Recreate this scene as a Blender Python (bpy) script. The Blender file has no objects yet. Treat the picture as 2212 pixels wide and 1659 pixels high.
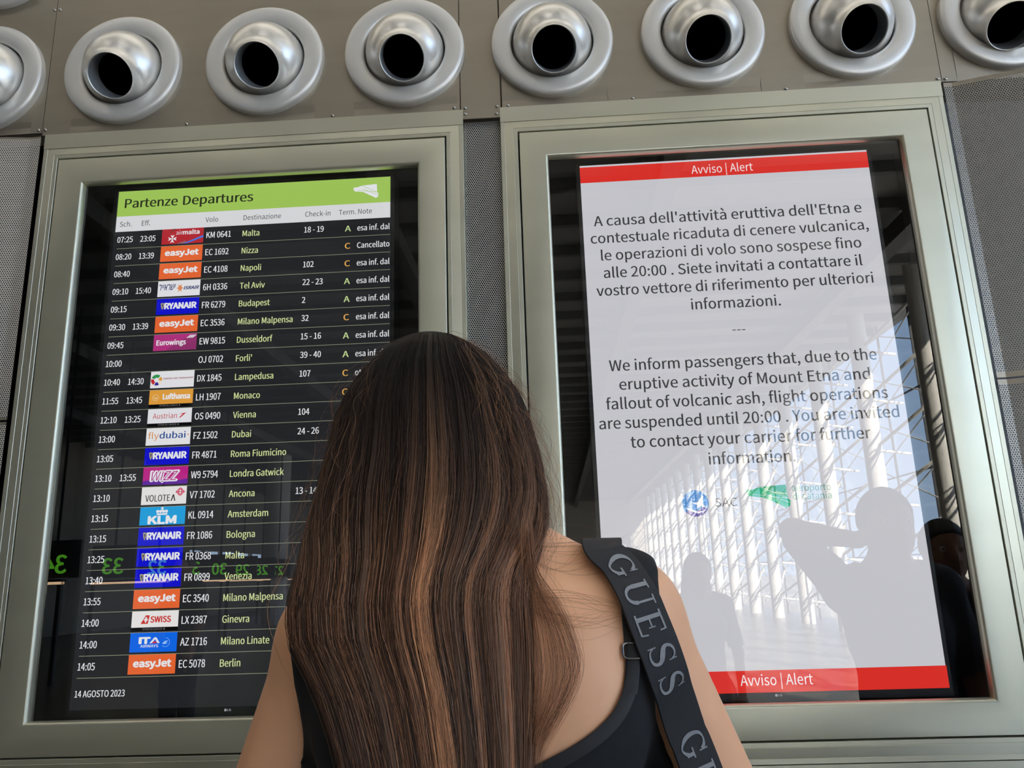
import bpy, bmesh, math, random
import numpy as np
from mathutils import Vector, Matrix
from mathutils.bvhtree import BVHTree

S = bpy.context.scene
COL = S.collection
PI = math.pi
random.seed(4)
RNG = np.random.default_rng(4)

# ------------------------------------------------------------------ camera, sky, sun, exposure
CZ = 1.42            # camera height above the floor
YW = 1.676           # face of the display wall, metres in front of the camera
cam = bpy.data.cameras.new('camera')
cam.sensor_width = 36.0
cam.lens = 36.0 * 1697.4 / 2212.0
cam.clip_start = 0.02
cam.clip_end = 400
camo = bpy.data.objects.new('camera', cam)
COL.objects.link(camo)
_f = Vector((-0.045901, 0.970717, 0.235799)).normalized()
_r = Vector((0.997977, 0.054954, -0.03196)).normalized()
_u = _r.cross(_f).normalized()
_r = _f.cross(_u).normalized()
camo.matrix_world = Matrix(((_r.x, _u.x, -_f.x, 0), (_r.y, _u.y, -_f.y, 0), (_r.z, _u.z, -_f.z, CZ), (0, 0, 0, 1)))
S.camera = camo

world = bpy.data.worlds.new('sky')
S.world = world
world.use_nodes = True
wn = world.node_tree.nodes
wl = world.node_tree.links
wn.clear()
_o = wn.new('ShaderNodeOutputWorld')
_b = wn.new('ShaderNodeBackground')
_tc = wn.new('ShaderNodeTexCoord')
_sx = wn.new('ShaderNodeSeparateXYZ')
_cr = wn.new('ShaderNodeValToRGB')
wl.new(_tc.outputs['Generated'], _sx.inputs[0])
wl.new(_sx.outputs['Z'], _cr.inputs[0])
_cr.color_ramp.elements[0].position = 0.0
_cr.color_ramp.elements[0].color = (0.54, 0.74, 1.0, 1)
_cr.color_ramp.elements[1].position = 0.55
_cr.color_ramp.elements[1].color = (0.34, 0.54, 0.92, 1)
wl.new(_cr.outputs[0], _b.inputs['Color'])
_b.inputs['Strength'].default_value = 4.2
wl.new(_b.outputs[0], _o.inputs[0])

sun = bpy.data.lights.new('sun', 'SUN')
sun.energy = 30.0
sun.color = (1.0, 0.93, 0.82)
sun.angle = 0.009
suno = bpy.data.objects.new('sun', sun)
COL.objects.link(suno)
suno.rotation_euler = Vector((-0.42, -0.75, -0.5)).to_track_quat('-Z', 'Y').to_euler()
suno.location = (8, 10, 9)

vs = S.view_settings
vs.view_transform = 'Standard'
vs.look = 'None'
vs.gamma = 1.0
vs.exposure = 0.0
vs.use_curve_mapping = False


# ------------------------------------------------------------------ materials
def lin(c):
    return tuple(((v / 255) / 12.92 if v / 255 <= 0.04045 else ((v / 255 + 0.055) / 1.055) ** 2.4) for v in c)


MATS = {}


def pm(name, rgb, rough=0.5, metal=0.0, var=0.0, scale=8.0, stretch=(1, 1, 1), bump=0.0, spec=None, sss=0.0, rvar=0.0):
    if name in MATS:
        return MATS[name]
    m = bpy.data.materials.new(name)
    m.use_nodes = True
    nt = m.node_tree
    p = nt.nodes['Principled BSDF']
    c = lin(rgb) + (1,)
    p.inputs['Base Color'].default_value = c
    p.inputs['Roughness'].default_value = rough
    p.inputs['Metallic'].default_value = metal
    if spec is not None:
        p.inputs['Specular IOR Level'].default_value = spec
    if sss:
        p.inputs['Subsurface Weight'].default_value = sss
        p.inputs['Subsurface Radius'].default_value = (1.0, 0.35, 0.2)
        p.inputs['Subsurface Scale'].default_value = 0.008
    if var or bump or rvar:
        tc = nt.nodes.new('ShaderNodeTexCoord')
        mp = nt.nodes.new('ShaderNodeMapping')
        mp.inputs['Scale'].default_value = stretch
        nz = nt.nodes.new('ShaderNodeTexNoise')
        nz.inputs['Scale'].default_value = scale
        nz.inputs['Detail'].default_value = 5
        nt.links.new(tc.outputs['Object'], mp.inputs[0])
        nt.links.new(mp.outputs[0], nz.inputs['Vector'])
        if var:
            mx = nt.nodes.new('ShaderNodeMix')
            mx.data_type = 'RGBA'
            mx.inputs[6].default_value = tuple(v * (1 - var) for v in c[:3]) + (1,)
            mx.inputs[7].default_value = tuple(min(1, v * (1 + var)) for v in c[:3]) + (1,)
            nt.links.new(nz.outputs['Fac'], mx.inputs[0])
            nt.links.new(mx.outputs[2], p.inputs['Base Color'])
        if rvar:
            mr = nt.nodes.new('ShaderNodeMapRange')
            mr.inputs['To Min'].default_value = max(0.02, rough - rvar)
            mr.inputs['To Max'].default_value = rough + rvar
            nt.links.new(nz.outputs['Fac'], mr.inputs[0])
            nt.links.new(mr.outputs[0], p.inputs['Roughness'])
        if bump:
            b = nt.nodes.new('ShaderNodeBump')
            b.inputs['Strength'].default_value = bump
            b.inputs['Distance'].default_value = 0.002
            nt.links.new(nz.outputs['Fac'], b.inputs['Height'])
            nt.links.new(b.outputs[0], p.inputs['Normal'])
    MATS[name] = m
    return m


def em(rgb, k=1.0):
    name = 'lit_%d_%d_%d_%d' % (rgb[0], rgb[1], rgb[2], int(k * 100))
    if name in MATS:
        return MATS[name]
    m = bpy.data.materials.new(name)
    m.use_nodes = True
    nt = m.node_tree
    nt.nodes.clear()
    o = nt.nodes.new('ShaderNodeOutputMaterial')
    e = nt.nodes.new('ShaderNodeEmission')
    e.inputs['Color'].default_value = lin(rgb) + (1,)
    e.inputs['Strength'].default_value = k
    nt.links.new(e.outputs[0], o.inputs[0])
    MATS[name] = m
    return m


def thin_glass(name, ior, tint=(1, 1, 1)):
    m = bpy.data.materials.new(name)
    m.use_nodes = True
    nt = m.node_tree
    nt.nodes.clear()
    o = nt.nodes.new('ShaderNodeOutputMaterial')
    mix = nt.nodes.new('ShaderNodeMixShader')
    f0 = ((ior - 1) / (ior + 1)) ** 2
    lw = nt.nodes.new('ShaderNodeLayerWeight')          # the same from either side of the pane
    lw.inputs['Blend'].default_value = 0.5
    pw = nt.nodes.new('ShaderNodeMath')
    pw.operation = 'POWER'
    pw.inputs[1].default_value = 5.0
    nt.links.new(lw.outputs['Facing'], pw.inputs[0])
    fr = nt.nodes.new('ShaderNodeMapRange')
    fr.inputs['To Min'].default_value = f0
    fr.inputs['To Max'].default_value = 1.0
    nt.links.new(pw.outputs[0], fr.inputs[0])
    t = nt.nodes.new('ShaderNodeBsdfTransparent')
    t.inputs['Color'].default_value = tint + (1,)
    g = nt.nodes.new('ShaderNodeBsdfGlossy')
    g.inputs['Roughness'].default_value = 0.0
    nt.links.new(fr.outputs[0], mix.inputs[0])
    nt.links.new(t.outputs[0], mix.inputs[1])
    nt.links.new(g.outputs[0], mix.inputs[2])
    nt.links.new(mix.outputs[0], o.inputs[0])
    MATS[name] = m
    return m


def perforated(name, rgb, pitch, rad, rough=0.4, metal=0.85):
    """sheet steel pierced by staggered round holes; UVs are in metres"""
    m = bpy.data.materials.new(name)
    m.use_nodes = True
    nt = m.node_tree
    p = nt.nodes['Principled BSDF']
    p.inputs['Base Color'].default_value = lin(rgb) + (1,)
    p.inputs['Metallic'].default_value = metal
    p.inputs['Roughness'].default_value = rough
    out = nt.nodes['Material Output']
    uv = nt.nodes.new('ShaderNodeUVMap')
    per = (pitch, pitch * 1.7320508, 1)

    def cell(off):
        a = nt.nodes.new('ShaderNodeVectorMath'); a.operation = 'DIVIDE'
        a.inputs[1].default_value = per
        nt.links.new(uv.outputs[0], a.inputs[0])
        b = nt.nodes.new('ShaderNodeVectorMath'); b.operation = 'ADD'
        b.inputs[1].default_value = (off, off, 0)
        nt.links.new(a.outputs[0], b.inputs[0])
        f = nt.nodes.new('ShaderNodeVectorMath'); f.operation = 'FRACTION'
        nt.links.new(b.outputs[0], f.inputs[0])
        s = nt.nodes.new('ShaderNodeVectorMath'); s.operation = 'SUBTRACT'
        s.inputs[1].default_value = (0.5, 0.5, 0)
        nt.links.new(f.outputs[0], s.inputs[0])
        q = nt.nodes.new('ShaderNodeVectorMath'); q.operation = 'MULTIPLY'
        q.inputs[1].default_value = (per[0], per[1], 0)
        nt.links.new(s.outputs[0], q.inputs[0])
        l = nt.nodes.new('ShaderNodeVectorMath'); l.operation = 'LENGTH'
        nt.links.new(q.outputs[0], l.inputs[0])
        return l.outputs['Value']
    mn = nt.nodes.new('ShaderNodeMath'); mn.operation = 'MINIMUM'
    nt.links.new(cell(0.0), mn.inputs[0])
    nt.links.new(cell(0.5), mn.inputs[1])
    lt = nt.nodes.new('ShaderNodeMath'); lt.operation = 'LESS_THAN'
    nt.links.new(mn.outputs[0], lt.inputs[0])
    lt.inputs[1].default_value = rad
    tr = nt.nodes.new('ShaderNodeBsdfTransparent')
    mx = nt.nodes.new('ShaderNodeMixShader')
    nt.links.new(lt.outputs[0], mx.inputs[0])
    nt.links.new(p.outputs[0], mx.inputs[1])
    nt.links.new(tr.outputs[0], mx.inputs[2])
    nt.links.new(mx.outputs[0], out.inputs[0])
    MATS[name] = m
    return m


M_SHEET = pm('sheet_steel', (168, 159, 144), 0.46, 0.88, 0.10, 5, (1, 1, 6), 0.05, rvar=0.06)
M_FRAME = pm('satin_frame_metal', (212, 210, 190), 0.42, 0.88, 0.05, 4, (1, 1, 5), 0.03, rvar=0.05)
M_RING = pm('spun_aluminium', (228, 226, 222), 0.44, 0.55, 0.04, 20, (1, 1, 1), 0.02, rvar=0.05)
M_BALL = pm('polished_aluminium', (226, 224, 220), 0.33, 0.75, 0.06, 9, (1, 1, 1), 0.04, rvar=0.08)
M_DUCT = pm('duct_grey', (120, 123, 128), 0.5)
M_BLACK = pm('black_plastic', (12, 13, 15), 0.45)
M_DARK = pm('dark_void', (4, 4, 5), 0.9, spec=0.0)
M_SCREW = pm('screw_steel', (190, 186, 178), 0.25, 0.95)
M_GLASS = thin_glass('front_glass', 2.08)
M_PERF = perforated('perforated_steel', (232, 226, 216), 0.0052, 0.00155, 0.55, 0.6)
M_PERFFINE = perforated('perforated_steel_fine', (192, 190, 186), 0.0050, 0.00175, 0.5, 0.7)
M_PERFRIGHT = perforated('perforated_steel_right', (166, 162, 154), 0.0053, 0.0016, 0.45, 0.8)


# ------------------------------------------------------------------ building helpers
def tag(o, label=None, cat=None, group=None, kind=None):
    if label:
        o['label'] = label
    if cat:
        o['category'] = cat
    if group:
        o['group'] = group
    if kind:
        o['kind'] = kind
    return o


def empty(name, loc, label, cat, group=None):
    o = bpy.data.objects.new(name, None)
    o.empty_display_size = 0.05
    o.location = loc
    COL.objects.link(o)
    return tag(o, label, cat, group)


def wm(o):
    """world matrix from the chain of parents, without waiting for an update"""
    b = o.matrix_basis
    if o.parent:
        return wm(o.parent) @ o.matrix_parent_inverse @ b
    return b


def adopt(o, parent):
    if parent is not None:
        o.parent = parent
        o.matrix_parent_inverse = wm(parent).inverted()
    return o


def mesh_obj(name, verts, faces, mats, parent=None, idx=None, smooth=False, sharp=None):
    me = bpy.data.meshes.new(name)
    me.from_pydata([tuple(v) for v in verts], [], [tuple(f) for f in faces])
    for m in (mats if isinstance(mats, (list, tuple)) else [mats]):
        me.materials.append(m)
    if idx is not None:
        me.polygons.foreach_set('material_index', idx)
    if smooth:
        me.polygons.foreach_set('use_smooth', [True] * len(me.polygons))
        if sharp:
            me.set_sharp_from_angle(angle=math.radians(sharp))
    me.update()
    o = bpy.data.objects.new(name, me)
    COL.objects.link(o)
    return adopt(o, parent)


class MB:
    """collects simple shapes and links them as ONE mesh"""
    def __init__(s):
        s.v = []
        s.f = []

    def box(s, x0, x1, y0, y1, z0, z1):
        n = len(s.v)
        s.v += [(x, y, z) for x in (x0, x1) for y in (y0, y1) for z in (z0, z1)]
        s.f += [(n, n + 1, n + 3, n + 2), (n + 4, n + 6, n + 7, n + 5), (n, n + 4, n + 5, n + 1), (n + 2, n + 3, n + 7, n + 6), (n, n + 2, n + 6, n + 4), (n + 1, n + 5, n + 7, n + 3)]
        return s

    def quad(s, a, b, c, d):
        n = len(s.v)
        s.v += [a, b, c, d]
        s.f.append((n, n + 1, n + 2, n + 3))
        return s

    def tube(s, a, b, r, r2=None, seg=12, caps=True):
        a, b = Vector(a), Vector(b)
        r2 = r if r2 is None else r2
        d = (b - a).normalized()
        x = d.orthogonal().normalized()
        y = d.cross(x)
        n = len(s.v)
        for p, rr in ((a, r), (b, r2)):
            for k in range(seg):
                t = 2 * PI * k / seg
                s.v.append(tuple(p + x * rr * math.cos(t) + y * rr * math.sin(t)))
        for k in range(seg):
            j = (k + 1) % seg
            s.f.append((n + k, n + j, n + seg + j, n + seg + k))
        if caps:
            s.f.append(tuple(n + k for k in reversed(range(seg))))
            s.f.append(tuple(n + seg + k for k in range(seg)))
        return s

    def lathe(s, prof, seg=64):
        """profile of (radius, height); axis along -Y (towards the viewer)"""
        n = len(s.v)
        for r, h in prof:
            for k in range(seg):
                t = 2 * PI * k / seg
                s.v.append((r * math.cos(t), -h, r * math.sin(t)))
        for i in range(len(prof) - 1):
            for k in range(seg):
                j = (k + 1) % seg
                s.f.append((n + i * seg + k, n + i * seg + j, n + (i + 1) * seg + j, n + (i + 1) * seg + k))
        return s

    def build(s, name, mat, parent=None, smooth=False, sharp=None, fix=True):
        o = mesh_obj(name, s.v, s.f, mat, parent, None, False)
        if fix:
            bm = bmesh.new()
            bm.from_mesh(o.data)
            bmesh.ops.recalc_face_normals(bm, faces=bm.faces)
            bm.to_mesh(o.data)
            bm.free()
        if smooth:
            o.data.polygons.foreach_set('use_smooth', [True] * len(o.data.polygons))
            if sharp:
                o.data.set_sharp_from_angle(angle=math.radians(sharp))
        return o


def structure(o, label=None):
    return tag(o, label, None, None, 'structure')


# ------------------------------------------------------------------ the hall (behind the camera it is seen in the screen glass)
CEIL = 6.3
XF = 7.0         # the glazed facade
YB = -52.0
XL = -16.0
M_FLOOR = pm('polished_floor', (120, 114, 104), 0.3, 0.0, 0.08, 2)
M_CEIL = pm('ceiling_board', (180, 179, 175), 0.6, 0.0, 0.15, 3)
M_SLAT = pm('ceiling_slat', (118, 118, 116), 0.5)
M_WALL = pm('grey_wall', (186, 178, 164), 0.7, 0.0, 0.1, 1)
M_WHITE = pm('white_painted_steel', (232, 228, 218), 0.4)
structure(MB().box(XL, XF + 0.4, YB, YW + 3, -0.2, 0).build('floor', M_FLOOR))
structure(MB().box(XL, XF + 0.4, YB, YW + 3, CEIL, CEIL + 0.3).build('ceiling', M_CEIL))
structure(MB().box(XL, XF + 0.2, YW + 0.32, YW + 0.6, 0, CEIL).build('wall_front', pm('wall_steel_grey', (112, 108, 102), 0.5, 0.5, 0.1, 3)))
b = MB().box(XL - 0.3, XL, YB, YW + 3, 0, 2.35).box(XL - 0.3, XL, YB, YW + 3, 2.95, CEIL).box(XL - 0.3, XL, YB, -44, 2.35, 2.95).box(XL - 0.3, XL, -31, YW + 3, 2.35, 2.95)
for y in np.arange(-44, -31, 1.9):
    b.box(XL - 0.2, XL, y, y + 0.1, 2.35, 2.95)
structure(b.build('wall_left', M_WALL))
structure(MB().box(XL, XF, YB - 0.3, YB, 0, CEIL).build('wall_back', M_WALL))
structure(MB().box(-90, 120, -140, 120, -0.6, -0.25).build('ground', pm('pale_ground', (170, 165, 155), 0.8, 0, 0.1, 0.3)))
b = MB()
for y in np.arange(YB + 1, YW, 1.05):
    b.box(XL, XF, y, y + 0.10, CEIL - 0.16, CEIL)
structure(b.build('ceiling_beam', M_SLAT))
b = MB()
for x in (-13, -9.4, -5.8, -2.2, 1.4, 5.0):
    b.box(x, x + 0.25, YB, YW, CEIL - 0.42, CEIL - 0.16)
structure(b.build('ceiling_beam', M_SLAT))
# facade: glass, columns, bracing
M_FACADE = thin_glass('facade_glass', 1.35, (0.97, 0.99, 1.0))
structure(MB().quad((XF, YB, 0), (XF, YW + 0.3, 0), (XF, YW + 0.3, CEIL), (XF, YB, CEIL)).build('window_1', M_FACADE, fix=False))
b = MB()
for z in (1.55, 3.1, 4.65):
    b.box(XF - 0.01, XF + 0.03, YB, YW + 0.3, z - 0.012, z + 0.012)
for y in np.arange(YB, YW, 1.5):
    b.box(XF - 0.01, XF + 0.03, y - 0.012, y + 0.012, 0, CEIL)
structure(b.build('window_1_joint', M_BLACK))
ycol = [3.352 - 12.8 + 2.69 * k for k in range(-15, 5)]
for y in ycol:
    c = structure(MB().tube((XF - 0.75, y, 0), (XF - 0.75, y, CEIL), 0.17, seg=20).build('column', M_WHITE, smooth=True, sharp=50))
    b = MB()
    for k in range(6):
        z = 0.55 + k * 1.0
        b.tube((XF - 0.75, y, z), (XF - 0.05, y - 1.45, z + 0.75), 0.035, seg=6)
        b.tube((XF - 0.75, y, z), (XF - 0.05, y + 1.45, z + 0.75), 0.035, seg=6)
        b.tube((XF - 0.75, y, z), (XF - 0.05, y, z - 0.1), 0.03, seg=6)
        b.tube((XF - 0.05, y - 1.5, z + 0.75), (XF - 0.05, y + 1.5, z - 0.25), 0.014, seg=5)
        b.tube((XF - 0.05, y - 1.5, z - 0.25), (XF - 0.05, y + 1.5, z + 0.75), 0.014, seg=5)
    b.build('column_brace', M_WHITE, c, smooth=True)
# added up-lights high on the display wall, unseen, put in to brighten the ceiling
for k in range(7):
    x = -6.6 + 2.2 * k
    e = empty('added_uplight', (x, YW + 0.2, 4.3), 'added unseen up-light high on the display wall, number %d from the left' % (k + 1), 'lamp', 'added up-lights')
    MB().box(x - 0.55, x + 0.55, YW + 0.06, YW + 0.32, 4.22, 4.30).build('lamp_housing', M_WHITE, e)  # housing made up along with the added light
    l = bpy.data.lights.new('added_fill_light', 'AREA')
    l.shape = 'RECTANGLE'
    l.size = 1.05
    l.size_y = 0.2
    l.energy = 190
    l.color = (1.0, 0.95, 0.86)
    lo = bpy.data.objects.new('added_fill_light', l)
    COL.objects.link(lo)
    lo.location = (x, YW + 0.18, 4.32)
    lo.rotation_euler = (PI - 0.45, 0, 0)
    adopt(lo, e)
# ceiling lights over the passengers in front of the screens
for r in range(2):
    for k in range(5):
        x, y = -5.6 + 2.6 * k, -1.4 - 2.6 * r
        e = empty('ceiling_lamp', (x, y, CEIL), 'long ceiling lamp of the %s row, number %d from the left' % (('front', 'rear')[r], k + 1), 'lamp', 'ceiling lamps')
        MB().box(x - 0.65, x + 0.65, y - 0.17, y + 0.17, CEIL - 0.06, CEIL - 0.002).build('lamp_housing', M_WHITE, e)
        l = bpy.data.lights.new('ceiling_light', 'AREA')
        l.shape = 'RECTANGLE'
        l.size = 1.2
        l.size_y = 0.28
        l.energy = 7.5
        l.color = (1.0, 0.96, 0.90)
        lo = bpy.data.objects.new('ceiling_light', l)
        COL.objects.link(lo)
        lo.location = (x, y, CEIL - 0.07)
        adopt(lo, e)
# check-in side, seen mirrored in the departures glass
MG = em((110, 215, 50), 2.4)

# ------------------------------------------------------------------ lettering
import os
FONT = None
try:                                                     # the sans serif that ships inside Blender; else its built-in one
    FONT = bpy.data.fonts.load(os.path.join(bpy.utils.system_resource('DATAFILES'), 'fonts', 'Noto Sans CJK Regular.woff2'))
    HEB = bpy.data.fonts.load(os.path.join(bpy.utils.system_resource('DATAFILES'), 'fonts', 'NotoSansHebrew-Regular.woff2'))
except Exception:
    FONT = None
    HEB = None
TXT = {}
PEND = []


def get_text(s, bold=0.0, shear=0.0):
    key = (s, 0.0, shear)
    if key not in TXT:
        cu = bpy.data.curves.new('lettering', 'FONT')
        cu.body = s
        cu.size = 1.0
        cu.resolution_u = 3
        if FONT:
            cu.font = HEB if HEB and any('\u0590' <= c <= '\u05ff' for c in s) else FONT
        cu.shear = shear
        o = bpy.data.objects.new('lettering', cu)
        COL.objects.link(o)
        TXT[key] = o
    return key


class Flat:
    """layers of flat coloured shapes on a screen: coordinates x (right) and z (down), built as ONE mesh"""
    def __init__(s):
        s.polys = []
        s.texts = []

    def poly(s, pts, mat, layer=1):
        s.polys.append(([tuple(p) for p in pts], mat, layer))
        return s

    def rect(s, x0, x1, z0, z1, mat, layer=1):
        return s.poly([(x0, z0), (x1, z0), (x1, z1), (x0, z1)], mat, layer)

    def disc(s, cx, cz, r, mat, layer=1, a0=0, a1=360, n=28, r0=None, sq=1.0):
        A = [math.radians(a0 + (a1 - a0) * i / n) for i in range(n + (0 if a1 - a0 == 360 and r0 is None else 1))]
        o = [(cx + r * math.cos(a), cz + sq * r * math.sin(a)) for a in A]
        if r0 is None:
            if a1 - a0 != 360:
                o.append((cx, cz))
            return s.poly(o, mat, layer)
        for i in range(n):
            p, q = A[i], A[i + 1]
            s.poly([(cx + r * math.cos(p), cz + sq * r * math.sin(p)), (cx + r * math.cos(q), cz + sq * r * math.sin(q)),
                    (cx + r0 * math.cos(q), cz + sq * r0 * math.sin(q)), (cx + r0 * math.cos(p), cz + sq * r0 * math.sin(p))], mat, layer)
        return s

    def text(s, t, x, z, cap, mat, width=None, ref=None, align='L', bold=0.0, shear=0.0, layer=2):
        k = get_text(t, bold, shear)
        rk = get_text(ref[0], bold, shear) if ref else None
        s.texts.append((k, rk, x, z, cap, mat, width, ref, align, layer, bold))
        return s

    def build(s, name, place, parent=None):
        PEND.append((s, name, place, parent))
        o = bpy.data.objects.new(name, bpy.data.meshes.new(name))
        COL.objects.link(o)
        adopt(o, parent)
        s.obj = o
        return o


def finish_lettering():
    hkey = get_text('H')
    dg = bpy.context.evaluated_depsgraph_get()
    data = {}
    for k, o in TXT.items():
        me = bpy.data.meshes.new_from_object(o.evaluated_get(dg))
        v = np.zeros(len(me.vertices) * 3, dtype=np.float32)
        me.vertices.foreach_get('co', v)
        v = v.reshape(-1, 3)
        data[k] = (v, [tuple(p.vertices) for p in me.polygons])
        bpy.data.meshes.remove(me)
    H = data[hkey][0][:, 1].max()
    for o in list(TXT.values()):
        cu = o.data
        bpy.data.objects.remove(o)
        bpy.data.curves.remove(cu)
    for fl, name, place, parent in PEND:
        V, F, mats, idx = [], [], [], []

        def mi(m):
            if m not in mats:
                mats.append(m)
            return mats.index(m)
        for pts, m, layer in fl.polys:
            n = len(V)
            V += [place(x, z, layer) for x, z in pts]
            F.append(tuple(range(n, n + len(pts))))
            idx.append(mi(m))
        for k, rk, x, z, cap, m, width, ref, align, layer, bold in fl.texts:
            v, f = data[k]
            if not len(v):
                continue
            sz = cap / H
            x0, x1 = v[:, 0].min(), v[:, 0].max()
            if width:
                sx = width / (x1 - x0)
            elif ref:
                rv = data[rk][0]
                sx = ref[1] / (rv[:, 0].max() - rv[:, 0].min())
            else:
                sx = sz
            if align == 'L':
                ox = x - x0 * sx
            elif align == 'C':
                ox = x - (x0 + x1) / 2 * sx
            else:
                ox = x - x1 * sx
            w = bold * sx                                # heavier weights: the outline widened sideways and a little upward
            for ddx, ddz in (((0, 0),) if not w else ((-w, 0), (0, 0), (w, 0)) if bold < 0.01 else [(0, 0)] + [(w * q * math.cos(t * PI / 4), 0.7 * w * q * math.sin(t * PI / 4)) for q in ((1.0,) if bold < 0.02 else (0.5, 1.0)) for t in range(8)]):
                n = len(V)
                V += [place(float(a * sx + ox + ddx), float(z - b * sz + ddz), layer) for a, b in v[:, :2]]
                F += [tuple(n + i for i in q) for q in f]
                idx += [mi(m)] * len(f)
        me = fl.obj.data
        me.from_pydata(V, [], F)
        for m in mats:
            me.materials.append(m)
        me.polygons.foreach_set('material_index', idx)
        me.update()


# ------------------------------------------------------------------ upper wall: steel panels, screws and air nozzles
STRIP_L, STRIP_R = -0.182, -0.083
ZT = CZ + 1.0903


def screw(x, z, parent, y=YW):
    b = MB().lathe([(0.0045, -0.001), (0.0045, 0.001), (0.0035, 0.0028), (0.0015, 0.0034), (0.0, 0.0034)], 14)
    o = b.build('screw', M_SCREW, None, smooth=True)
    o.location = (x, y, z)
    bpy.context.view_layer.update()
    w = o.matrix_world.copy()
    adopt(o, parent)
    return o


HOLES = {'far_left': [(-1.378, 1.257), (-1.378, 1.612)], 'left': [(-1.025, 1.257), (-0.665, 1.257), (-0.316, 1.257)], 'mid': [], 'right': [(0.046, 1.257), (0.409, 1.257), (0.763, 1.257)], 'far_right': [(1.115, 1.257)]}


def pierced(x0, x1, z0, z1, y, holes, r=0.122, parent=None):
    b = MB()
    rect = lambda a, c, d, e: b.quad((a, y, d), (c, y, d), (c, y, e), (a, y, e)) if c > a and e > d else None
    cols = {}
    for hx, hz in sorted(holes):
        k = next((q for q in cols if abs(q - hx) < 0.05), hx)
        cols.setdefault(k, []).append((hx, hz))
    cx_ = x0
    for k in sorted(cols):
        a, c = max(x0, k - 0.126), min(x1, k + 0.126)
        rect(cx_, a, z0, z1)
        cz_ = z0
        for hx, hz in sorted(cols[k], key=lambda q: q[1]):
            lo, hi = CZ + hz - 0.126, CZ + hz + 0.126
            rect(a, c, cz_, lo)
            n = len(b.v)
            m = 64
            for i in range(m):
                t = 2 * PI * i / m
                dx, dz = math.cos(t), math.sin(t)
                b.v.append((min(max(hx + r * dx, a), c), y, CZ + hz + r * dz))
                f = min(((c - hx) if dx > 0 else (hx - a)) / max(abs(dx), 1e-6), 0.126 / max(abs(dz), 1e-6))
                b.v.append((hx + f * dx, y, CZ + hz + f * dz))
            for i in range(m):
                j = (i + 1) % m
                b.f.append((n + 2 * i, n + 2 * i + 1, n + 2 * j + 1, n + 2 * j))
            cz_ = hi
        rect(a, c, cz_, z1)
        cx_ = c
    rect(cx_, x1, z0, z1)
    o = b.build('sheet', M_SHEET, parent, fix=False)
    bm = bmesh.new()
    bm.from_mesh(o.data)
    bmesh.ops.remove_doubles(bm, verts=bm.verts, dist=2e-5)
    bmesh.ops.recalc_face_normals(bm, faces=bm.faces)
    bm.to_mesh(o.data)
    bm.free()
    md = o.modifiers.new('thickness', 'SOLIDIFY')
    md.thickness = 0.003
    md.offset = 0.0
    return o


panels = {}
for key, x0, x1, z0, z1, lab in (
        ('far_left', -2.2, -1.222, 1.098, 1.95, 'brown-grey steel wall sheet at the far left, above the left perforated sheet'),
        ('left', -1.220, STRIP_L - 0.001, 1.090, 1.95, 'wide brown-grey steel wall sheet above the departures cabinet, holding three air nozzles'),
        ('mid', STRIP_L + 0.001, STRIP_R - 0.002, 1.087, 1.95, 'narrow upright steel strip between the two wide nozzle sheets'),
        ('right', STRIP_R + 0.002, 0.951, 1.088, 1.95, 'wide light steel wall sheet above the alert cabinet, holding three air nozzles'),
        ('far_right', 0.953, 2.0, 1.090, 1.95, 'pale steel wall sheet at the far right, partly behind the slanted perforated sheet')):
    e = empty('wall_sheet', (0.5 * (x0 + x1), YW, CZ + z0), lab, 'metal panel', 'steel wall sheets')
    dy = {'mid': 0.004, 'left': 0, 'right': 0}.get(key, 0.001)
    pierced(x0, x1, CZ + z0, CZ + z1, YW + dy + 0.0015, HOLES[key], parent=e)
    panels[key] = (e, YW + dy)
for x, z, k in ((-1.227, 1.451, 'far_left'), (-1.212, 1.450, 'left'), (-1.231, 1.106, 'far_left'), (-1.213, 1.105, 'left'), (-0.856, 1.098, 'left'), (-0.494, 1.097, 'left'),
                (-0.197, 1.098, 'left'), (-0.171, 1.098, 'mid'), (-0.094, 1.098, 'mid'), (-0.067, 1.096, 'right'), (0.231, 1.095, 'right'), (0.592, 1.095, 'right'), (0.943, 1.098, 'right'), (0.961, 1.097, 'far_right')):
    screw(x, CZ + z, panels[k][0], panels[k][1])
e = empty('wall_sheet', (-0.132, YW, CZ + 1.066), 'small steel patch plate with two screws above the perforated strip between the cabinets', 'metal panel')
MB().box(STRIP_L + 0.002, STRIP_R - 0.003, YW + 0.0, YW + 0.003, CZ + 1.066, CZ + 1.0865).build('sheet', M_SHEET, e)
screw(-0.170, CZ + 1.079, e)
screw(-0.095, CZ + 1.076, e)

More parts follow.
